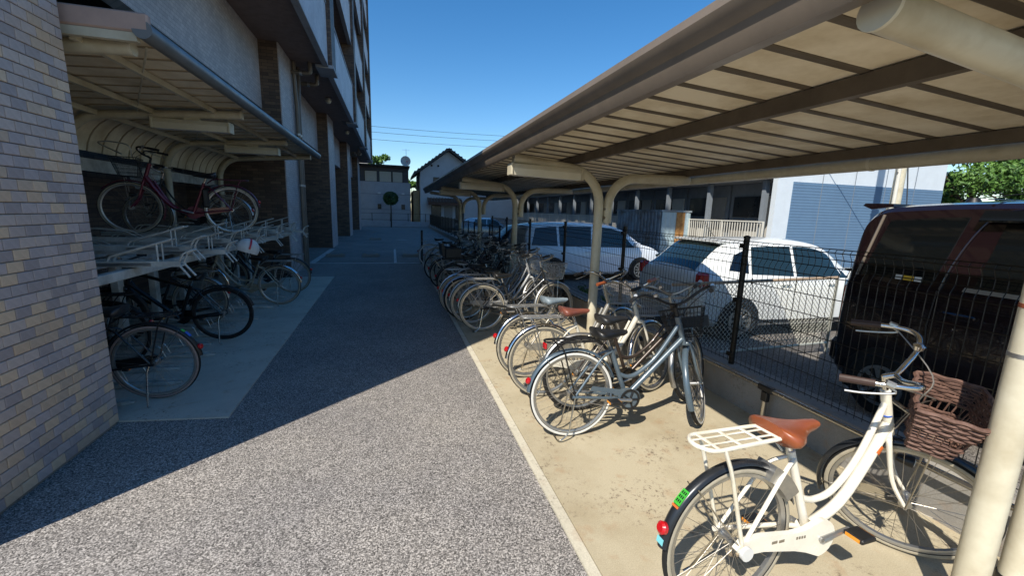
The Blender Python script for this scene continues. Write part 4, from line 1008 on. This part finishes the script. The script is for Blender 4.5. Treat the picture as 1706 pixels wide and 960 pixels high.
    if chain == 'full':
        m = MB(); ol = []
        for i in range(13): a = -pi/2+pi*i/12; ol.append((BB.x+.088*cos(a), BB.z+.088*sin(a)))
        ol += [(.36, BB.z+.062), (.28, BB.z+.06), (.10, RW+.038), (.0, RW+.034), (-.03, RW+.004), (0, RW-.028), (.12, RW-.036), (.30, BB.z-.026), (.37, BB.z-.05)]
        m.loft([[(x, y, z) for x, z in ol] for y in (-.072, -.046)]); cc = m.build('chaincase', FM if not isinstance(chain, tuple) else chain[1], t, 40)
    elif chain == 'half':
        m = MB(); ol = [(BB.x-.02, BB.z+.095), (BB.x-.09, BB.z+.085), (.14, RW+.075), (.12, RW+.04), (.2, RW+.03), (BB.x-.1, BB.z+.045), (BB.x-.09, BB.z), (BB.x-.06, BB.z-.06), (BB.x, BB.z-.09), (BB.x+.06, BB.z-.06), (BB.x+.092, BB.z), (BB.x+.07, BB.z+.06)]
        m.loft([[(x, y, z) for x, z in ol] for y in (-.066, -.058)]); m.build('chain_guard', FM, t, 40)
        m = MB(); m.arcsec((BB.x, -.070, BB.z), .078, 0, 2*pi, [(-.012, -.003), (.004, -.003), (.004, .003), (-.012, .003)], 28, True)
        for i in range(5):
            a = 2*pi*i/5; m.tube([(BB.x, -.07, BB.z), (BB.x+.07*cos(a), -.07, BB.z+.07*sin(a))], .007, 6)
        m.build('chainring', 'blackpl', cr)
        MB().tube([(0, -.045, RW), (0, -.06, RW)], .035, 18).build('sprocket', 'blackpl', t)
        m = MB(); m.tube([(.01, -.052, RW+.036), (BB.x, -.064, BB.z+.08)], .004, 5); m.tube([(.01, -.052, RW-.036), (BB.x, -.064, BB.z-.08)], .004, 5); m.build('chain', 'wheelgrey', t)
    # stand
    m = MB()
    if stand == 'side':
        m.tube([(0.02, .062, RW-.01), (.03, .085, RW-.06), (.0, .20, .02)], [.008, .008, .0065], 8); m.tube([(0, .20, .022), (-.035, .205, .006)], .007, 6)
    else:
        m.tube(bend([(0, -.07, RW), (-.05, -.09, .06), (-.13, -.10, .008), (-.13, .10, .008), (-.05, .09, .06), (0, .07, RW)], .04), .006, 8)
    m.build('kickstand', 'steel', t)
    # stem, handlebar with grips and levers
    SC = HT-ax*.09; m = MB(); m.tube([HT-ax*.005, SC], .0125, 10)
    CL = SC+V((.035, 0, .018)); m.tube([SC-V((0, 0, .008)), CL], .014, 10)
    if bars == 'swept': hp = [(0, 0, 0), (.03, .05, .012), (.065, .14, .055), (.05, .225, .085), (-.02, .265, .085), (-.17, .285, .06)]
    elif bars == 'cruiser': hp = [(0, 0, 0), (.025, .07, .02), (.06, .17, .08), (.045, .25, .11), (-.04, .285, .105), (-.20, .29, .075)]
    elif bars == 'flat': hp = [(0, 0, 0), (0, .1, .005), (-.01, .2, .012), (-.025, .28, .014), (-.03, .29, .014)]
    else: hp = [(0, 0, 0), (.01, .08, .02), (-.005, .17, .055), (-.05, .24, .06), (-.14, .29, .05)]
    gl = []
    pts = None
    for s in (1, -1):
        sp_ = spline([CL+V((a, s*b, c)) for a, b, c in hp], 6); m.tube(sp_, .0112, 10); gl.append(sp_)
    hb_ = m.xf(rotm).build('handlebar', g(barm), t, 60)
    for s, sp_ in zip((1, -1), gl):
        e = sp_[-1]; dd = (sp_[-1]-sp_[-4]).normalized(); a = e-dd*.115
        MB().tube([a, e+dd*.004], [.0155, .017], 10).xf(rotm).build('grip', g(grip), hb_)
        mm = MB(); br = a-dd*.03; mm.tube([br+V((0, 0, .012)), br-dd*.03], .015, 8)
        mm.tube(spline([br, br+V((.03, 0, -.025))-dd*.01, a+dd*.04+V((.02, s*.01, -.045)), a+dd*.10+V((.012, s*.012, -.05))], 4), .0048, 6)
        mm.xf(rotm).build('brake_lever', 'alum', hb_)
        MB().tube(spline([br-dd*.02, CL+V((.13, s*.10, -.005)), CL+V((.11, s*.02, -.10)), HB+V((.02, s*.02, .02))], 5), .0032, 5).xf(rotm).build('brake_cable', 'blackpl' if barm != 'chrome' else 'wheelgrey', hb_)
    MB().tube([gl[0][11]+V((0, 0, .01)), gl[0][11]+V((0, 0, .03)), gl[0][11]+V((0, 0, .04))], [.02, .024, .01], 12).xf(rotm).build('bell', 'chrome', hb_)
    # front lamp
    lo_ = FHUB+V((-.05, .085, .17)); m = MB(); m.tube([lo_+V((-.03, 0, 0)), lo_+V((.02, 0, 0)), lo_+V((.035, 0, 0))], [.018, .028, .028], 12); lm = m.xf(rotm).build('front_lamp', 'blackpl', t)
    MB().tube([lo_+V((.0352, 0, 0)), lo_+V((.04, 0, 0))], [.025, .018], 12).xf(rotm).build('lamp_lens', 'stwhite', lm)
    # basket
    if basket:
        bx0, bx1 = .955, (1.235 if basket == 'wire' else 1.195); zb, zt = .735, .965; yb, yt = .12, .17
        def ringp(u, n=5):
            xa, xb, yy, zz = bx0+.03-.03*u, bx1-.06+.06*u, lerp(yb, yt, u), lerp(zb, zt, u)
            return bend([(xa, -yy, zz), (xb, -yy, zz), (xb, yy, zz), (xa, yy, zz), (xa, -yy, zz)], .05, n)
        m = MB()
        if basket == 'wire':
            for u, r_ in ((0, .004), (.2, .002), (.4, .002), (.6, .002), (.8, .002), (1, .005)): m.tube(ringp(u), r_, 5)
            P0, P1 = ringp(0, 3), ringp(1, 3)
            def along(P, q):
                Ls = [0]
                for a_, b_ in zip(P[:-1], P[1:]): Ls.append(Ls[-1]+(b_-a_).length)
                d_ = q*Ls[-1]
                for i in range(len(P)-1):
                    if d_ <= Ls[i+1]+1e-9: return P[i].lerp(P[i+1], (d_-Ls[i])/max(Ls[i+1]-Ls[i], 1e-9))
                return P[-1]
            for i in range(40): m.tube([along(P0, i/40), along(P1, i/40)], .0016, 4, caps=False)
            for i in range(9):
                y = lerp(-yb, yb, (i+.5)/9); m.tube([(bx0+.03, y, zb), (bx1-.06, y, zb)], .0016, 4, caps=False)
        else:
            for i in range(17):
                u = i/16; ph_ = (i % 2)*pi; P = ringp(u, 8); L_ = 0; Q = []
                if basket == 'wicker' and 5 < i < 9: continue
                for j, p_ in enumerate(P):
                    pass
                dens = []
                for a_, b_ in zip(P[:-1], P[1:]):
                    n_ = max(1, int((b_-a_).length/.012))
                    for k_ in range(n_): dens.append(a_.lerp(b_, k_/n_))
                c_ = V(((bx0+bx1)/2, 0, 0)); 
                for j, p_ in enumerate(dens):
                    o_ = V((p_.x-c_.x, p_.y, 0)).normalized()*.005*sin(j*.95+ph_); Q.append(p_+o_)
                Q.append(Q[0]); m.tube(Q, .0068 if i < 16 else .010, 5, caps=False)
            P0, P1 = ringp(0, 3), ringp(1, 3)
            for i in range(30):
                a0 = P0[int(i/30*(len(P0)-1))]
            for i in range(34):
                def al(P, q):
                    Ls = [0]
                    for a_, b_ in zip(P[:-1], P[1:]): Ls.append(Ls[-1]+(b_-a_).length)
                    d_ = q*Ls[-1]
                    for j in range(len(P)-1):
                        if d_ <= Ls[j+1]+1e-9: return P[j].lerp(P[j+1], (d_-Ls[j])/max(Ls[j+1]-Ls[j], 1e-9))
                    return P[-1]
                m.tube([al(P0, i/34), al(P1, i/34)], .0032, 4, caps=False)
            for i in range(11):
                y = lerp(-yb, yb, (i+.5)/11); m.tube([(bx0+.03, y, zb), (bx1-.06, y, zb)], .004, 4, caps=False)
        bo = m.xf(rotm).build('basket', g(basketm), t, 50)
        m = MB()
        for s in (1, -1): m.tube([(bx1-.11, s*.05, zb-.004), FHUB+V((.0, s*.066, .0))], .0035, 5)
        m.tube([(bx0+.03, 0, zb+.09), HT+V((.03, 0, -.03))], .01, 6); m.xf(rotm).build('basket_stay', 'steel', bo)
    if childseat:
        m = MB(); m.loft([[(x, y, z) for x, z in ((.15, .78), (-.15, .78), (-.24, .86), (-.27, 1.08), (-.23, 1.09), (-.18, .93), (-.10, .86), (.13, .85))] for y in (-.15, .15)]); cs_ = m.build('child_seat', 'blackpl', t, 30)
        for s in (1, -1): MB().bbox(-.2, .1, s*.16-.02, s*.16+.02, .8, 1.0, .02).build('seat_side', 'blackpl', cs_, 30)
    if extras: extras(t, locals())
    return t

def fender_patch(parent, a0, a1, w_, mat, name='sticker', rr=.363, y0=0):
    m = MB(); m.arcsec((0, 0, RW), rr, R(a0), R(a1), [(0, y0-w_), (0, y0+w_), (-.002, y0+w_), (-.002, y0-w_)], 6); return m.build(name, mat, parent, 0)

M['creamwall'] = paint('cream tyre wall', '#a39b88', .8, 0, .3, 10); M['whitewall_t'] = paint('white tyre wall', '#d5d3cb', .7, 0, .15, 10); M['blackwall'] = M['blackrub']
M['wick'] = paint('brown wicker', '#6d5145', .75, 0, .35, 30, dcol='#4a342c'); M['brownleather'] = paint('tan leather', '#8c4a2a', .35, 0, .15, 10, .15)
# 1 white bicycle
def white_extra(t, L):
    rf = [c for c in t.children if c.name.startswith('rear_fender')][0]
    fender_patch(rf, 132, 143, .017, 'stgreen'); fender_patch(rf, 143.5, 145, .017, 'orange')
    for a_ in (133.3, 136.3, 139.3):
        for y_ in (-.009, 0, .009): fender_patch(rf, a_, a_+1.9, .0026, 'blackpl', 'sticker_mark', .3638, y_)
    fender_patch(rf, 166.5, 170.5, .018, 'stcyan')
    m = MB(); m.add([], [])
    fr = [c for c in t.children if c.name.startswith('frame')][0]
    MB().tube([(.862, 0, .636), (.836, 0, .603)], .0262, 14).build('head_badge', 'orange', fr); MB().tube([(.874, 0, .652), (.864, 0, .639)], .0261, 14).build('badge_band', 'blackpl', fr)
    MB().tube([(.899, 0, .782), (.897, 0, .788)], .0216, 14).build('badge_band', 'stblue', fr); 
    cc = [c for c in t.children if c.name.startswith('chaincase')][0]
    for i, x in enumerate((.16, .20, .30, .315, .33, .345)):
        MB().box(x, x+(.03 if i < 2 else .009), -.0735, -.0722, .335-.03*(x/.45), .347-.03*(x/.45)).build('chaincase_lettering', 'wheelgrey', cc, 0)
    m = MB(); m.arcsec((0, 0, RW), .30, R(30), R(62), [(0, -.045), (.07, -.045), (.07, .045), (0, .045)], 6); lk = m.build('ring_lock', 'alum', t, 40)
    MB().tube([(.0, -.085, RW), (.0, -.10, RW)], .03, 14).build('axle_cap', 'stwhite', t)
bicycle('white city bicycle with tan saddle, white rack and brown wicker basket', (1.36, 1.25), 2, -2, -60, '#e8e2d2', 0, 'loop', 'brownleather', 'creamwall', 'alum', paint('worn black fender', '#2c2f33', .3, .3, .25, 10), 'wicker', 'wick', 'white', 'full', 'cruiser', 'chrome', paint('dark brown grip', '#3a2822', .6), 'side', thick=1.18, extras=white_extra, crank_a=pi+.15, wb=1.09, rackz=.80, rackr=.0088)
# 2 slate blue bicycle
def blue_extra(t, L):
    MB().bbox(-.235, -.215, -.03, .03, .70, .745, .006).build('rack_reflector', 'red', t, 0)
    m = MB(); m.loft([[(x, y, z) for x, z in ((1.24, .88), (1.28, .885), (1.275, .80), (1.235, .79))] for y in (-.17, .17)]); m.xf(L['rotm']).build('basket_cover', 'blackpl', t, 30)
bicycle('slate blue city bicycle with white wall tyres and black saddle', (1.285, 2.74), -3, -3, 48, '#55636d', .15, 'parallel', '#1c1c1c', 'whitewall_t', 'alum', '#4e5d68', 'wire', 'blackpl', 'blackpl', 'half', 'cruiser', 'blackpl', 'blackpl', 'double', thick=1.2, extras=blue_extra, crank_a=-.1, wb=1.13)
# 3, 4 chrome fender bicycles behind it
bicycle('white framed bicycle with reddish brown saddle and chrome fenders', (1.31, 3.46), -5, -3, 30, '#cfcabb', 0, 'low', '#7a4638', 'creamwall', 'alum', 'chrome', 'wire', 'alum', 'alum', 'full', 'swept', 'chrome', 'brownleather', 'double')
bicycle('silver bicycle with faded grey blue saddle and chrome rear fender', (1.31, 3.92), 1, -3, 20, '#9a968c', .4, 'low', '#7f8c94', 'creamwall', 'alum', 'chrome', 'wire', 'alum', 'alum', 'full', 'swept', 'chrome', 'blackpl', 'side')
bicycle('dark brown bicycle squeezed between the slate blue and brown saddle ones', (1.52, 3.12), -2, -3, 32, '#3a302a', .3, 'parallel', '#262626', 'blackwall', 'alum', 'alum', 'wire', 'alum', None, 'half', 'swept', 'alum', 'blackpl', 'side', lens=False)
# shaded row further along the fence, counted away from the sunlit group
row = [
 ('first shaded bicycle past the sunlit group, black with silver curved tubes', (1.19, 5.68), 0, 14, '#2c2e30', 'parallel', '#1d1d1d', 'creamwall', 'alum', 'wire', 'alum', 'double', False),
 ('silver framed shaded bicycle just behind the black and silver one', (1.12, 6.06), 3, 22, '#a7a8a8', 'loop', '#202020', 'creamwall', 'alum', 'wire', 'alum', 'side', False),
 ('bicycle with light blue rear fender in the shaded row', (1.06, 6.34), -2, 12, '#5a5c60', 'loop', '#1b1b1b', 'blackwall', '#7d98b4', 'wire', 'alum', 'side', False),
 ('shaded bicycle with bright chrome rear fender under a long black saddle', (1.02, 6.66), 2, 28, '#8d8a86', 'low', '#191919', 'creamwall', 'chrome', 'wire', 'alum', 'double', False),
 ('grey bicycle in shade in front of the second canopy post', (1.30, 7.25), 0, 10, '#6b6e70', 'loop', '#222222', 'blackwall', 'alum', 'wire', 'alum', 'side', False),
 ('black bicycle with rear child seat in the shaded row', (1.10, 7.90), 4, 18, '#202124', 'low', '#161616', 'blackwall', 'blackpl', 'wire', 'blackpl', 'double', True),
 ('dark green bicycle with silver basket in the shaded row', (1.25, 8.35), 2, 24, '#2c3a33', 'loop', '#1a1a1a', 'creamwall', 'alum', 'wire', 'alum', 'side', False),
 ('all black bicycle with dark tyres in the shaded row', (1.06, 8.95), 3, 16, '#17181a', 'parallel', '#111111', 'blackwall', 'blackpl', 'wire', 'blackpl', 'side', False),
 ('dark red bicycle with black basket in the shaded row', (1.20, 9.45), 0, 20, '#4a2226', 'loop', '#1a1a1a', 'blackwall', 'alum', 'wire', 'blackpl', 'side', False),
 ('black bicycle with thin tyres and no basket in the shaded row', (1.02, 10.0), 5, 10, '#222427', 'diamond', '#121212', 'blackwall', None, None, 'alum', 'side', False),
 ('navy bicycle with silver fenders in the shaded row', (1.25, 10.8), 2, 22, '#2a3446', 'loop', '#191919', 'creamwall', 'alum', 'wire', 'alum', 'side', False),
 ('pale silver bicycle near the far end of the shaded row', (1.15, 11.6), 0, 15, '#9b9d9f', 'loop', '#262626', 'creamwall', 'alum', 'wire', 'alum', 'side', False),
 ('last bicycle of the shaded row, dark with white wall tyres', (1.05, 12.75), 4, 20, '#2b2b2d', 'parallel', '#1c1c1c', 'whitewall_t', 'alum', 'wire', 'alum', 'side', False),
]
for i, (lb, pos, hd, stv, fc, sty, sad, wall, fen, bk, bm, stn, cseat) in enumerate(row):
    bicycle(lb, pos, hd, -3 if stn == 'side' else 0, stv, fc, .3, sty, sad, wall, 'alum', fen, bk, bm, 'alum' if (i % 3 != 2 and fen) else None, 'full' if i % 2 else 'half', ('swept', 'cruiser', 'city')[i % 3], 'chrome' if i % 2 else 'alum', 'blackpl', stn, crank_a=.3*i, childseat=cseat, lens=fen is not None)
# left rack, lower tier: tails to the lane
def sticker_extra(t, L):
    rf = [c for c in t.children if c.name.startswith('rear_fender')][0]
    fender_patch(rf, 128, 133, .017, 'stgreen'); fender_patch(rf, 134, 142, .017, 'stblue')
GL = 'bicycles on the two tier rack'
bicycle('black city bicycle with green and blue sticker on its fender by the tiled pier', (-1.975, 4.12), 179, -3, 5, '#1a1c20', .2, 'loop', '#2a2a2c', paint('pinkish tyre wall', '#8d7d77', .8, 0, .2, 9), 'alum', 'blackpl', None, None, 'blackpl', 'full', 'swept', 'chrome', 'blackpl', 'side', group=GL, extras=sticker_extra)
bicycle('black bicycle pushed deep into the lower rack', (-2.72, 4.95), 180, 0, 0, '#17181a', .2, 'loop', '#181818', 'blackwall', 'alum', 'blackpl', 'wire', 'blackpl', 'blackpl', 'full', 'swept', 'alum', 'blackpl', 'side', group=GL, z0=.03)
bicycle('matt black diamond frame bicycle without rack in the lower rack', (-2.03, 5.80), 180, -2, 0, '#121315', .1, 'diamond', '#141414', 'blackwall', 'blackpl', 'blackpl', None, None, None, 'half', 'flat', 'blackpl', 'blackpl', 'side', group=GL, thick=1.25, z0=.03, lens=False)
bicycle('dark bicycle standing inside the rack behind the diamond frame one', (-2.55, 6.55), 180, 0, 0, '#26282c', .2, 'loop', '#1c1c1c', 'creamwall', 'alum', 'alum', 'wire', 'alum', 'alum', 'full', 'swept', 'alum', 'blackpl', 'side', group=GL, z0=.03)
bicycle('cream framed bicycle with silver rack in the lower rack', (-1.88, 7.88), 179, -2, 0, '#a9a08c', .2, 'loop', '#1e1e1e', 'creamwall', 'alum', 'chrome', 'wire', 'blackpl', 'alum', 'full', 'swept', 'chrome', 'blackpl', 'side', group=GL)
bicycle('dark bicycle at the far end of the lower rack', (-1.90, 8.95), 178, -2, 0, '#2a2b2e', .2, 'loop', '#1a1a1a', 'creamwall', 'alum', 'blackpl', 'wire', 'alum', 'alum', 'full', 'swept', 'alum', 'blackpl', 'side', group=GL)
# upper tier
def ebike_extra(t, L):
    MB().bbox(.25, .335, -.035, .035, .36, .62, .02).build('battery', 'blackpl', t, 30)
    m = MB(); m.tube(bend([(1.06, -.15, 1.0), (1.06, -.12, 1.15), (1.28, -.12, 1.17), (1.33, .12, 1.12), (1.1, .12, 1.0)], .08), .008, 8); m.build('cable_lock', 'alum', t)
bicycle('maroon electric bicycle with black basket on the upper rack tier', (-2.22, 7.0), 194, 0, 0, '#6a2038', .2, 'low', '#26262a', 'creamwall', 'alum', '#571d31', 'wire', 'blackpl', '#571d31', 'full', 'swept', 'blackpl', 'blackpl', 'side', z0=1.27, group=GL, thick=1.2, extras=ebike_extra)
bicycle('dark grey bicycle on the upper rack tier behind the maroon one', (-2.55, 7.90), 180, 0, 0, '#35383c', .2, 'loop', '#3a3a3c', 'creamwall', 'alum', 'alum', 'wire', 'alum', 'alum', 'full', 'swept', 'chrome', 'blackpl', 'side', z0=1.14, group=GL)
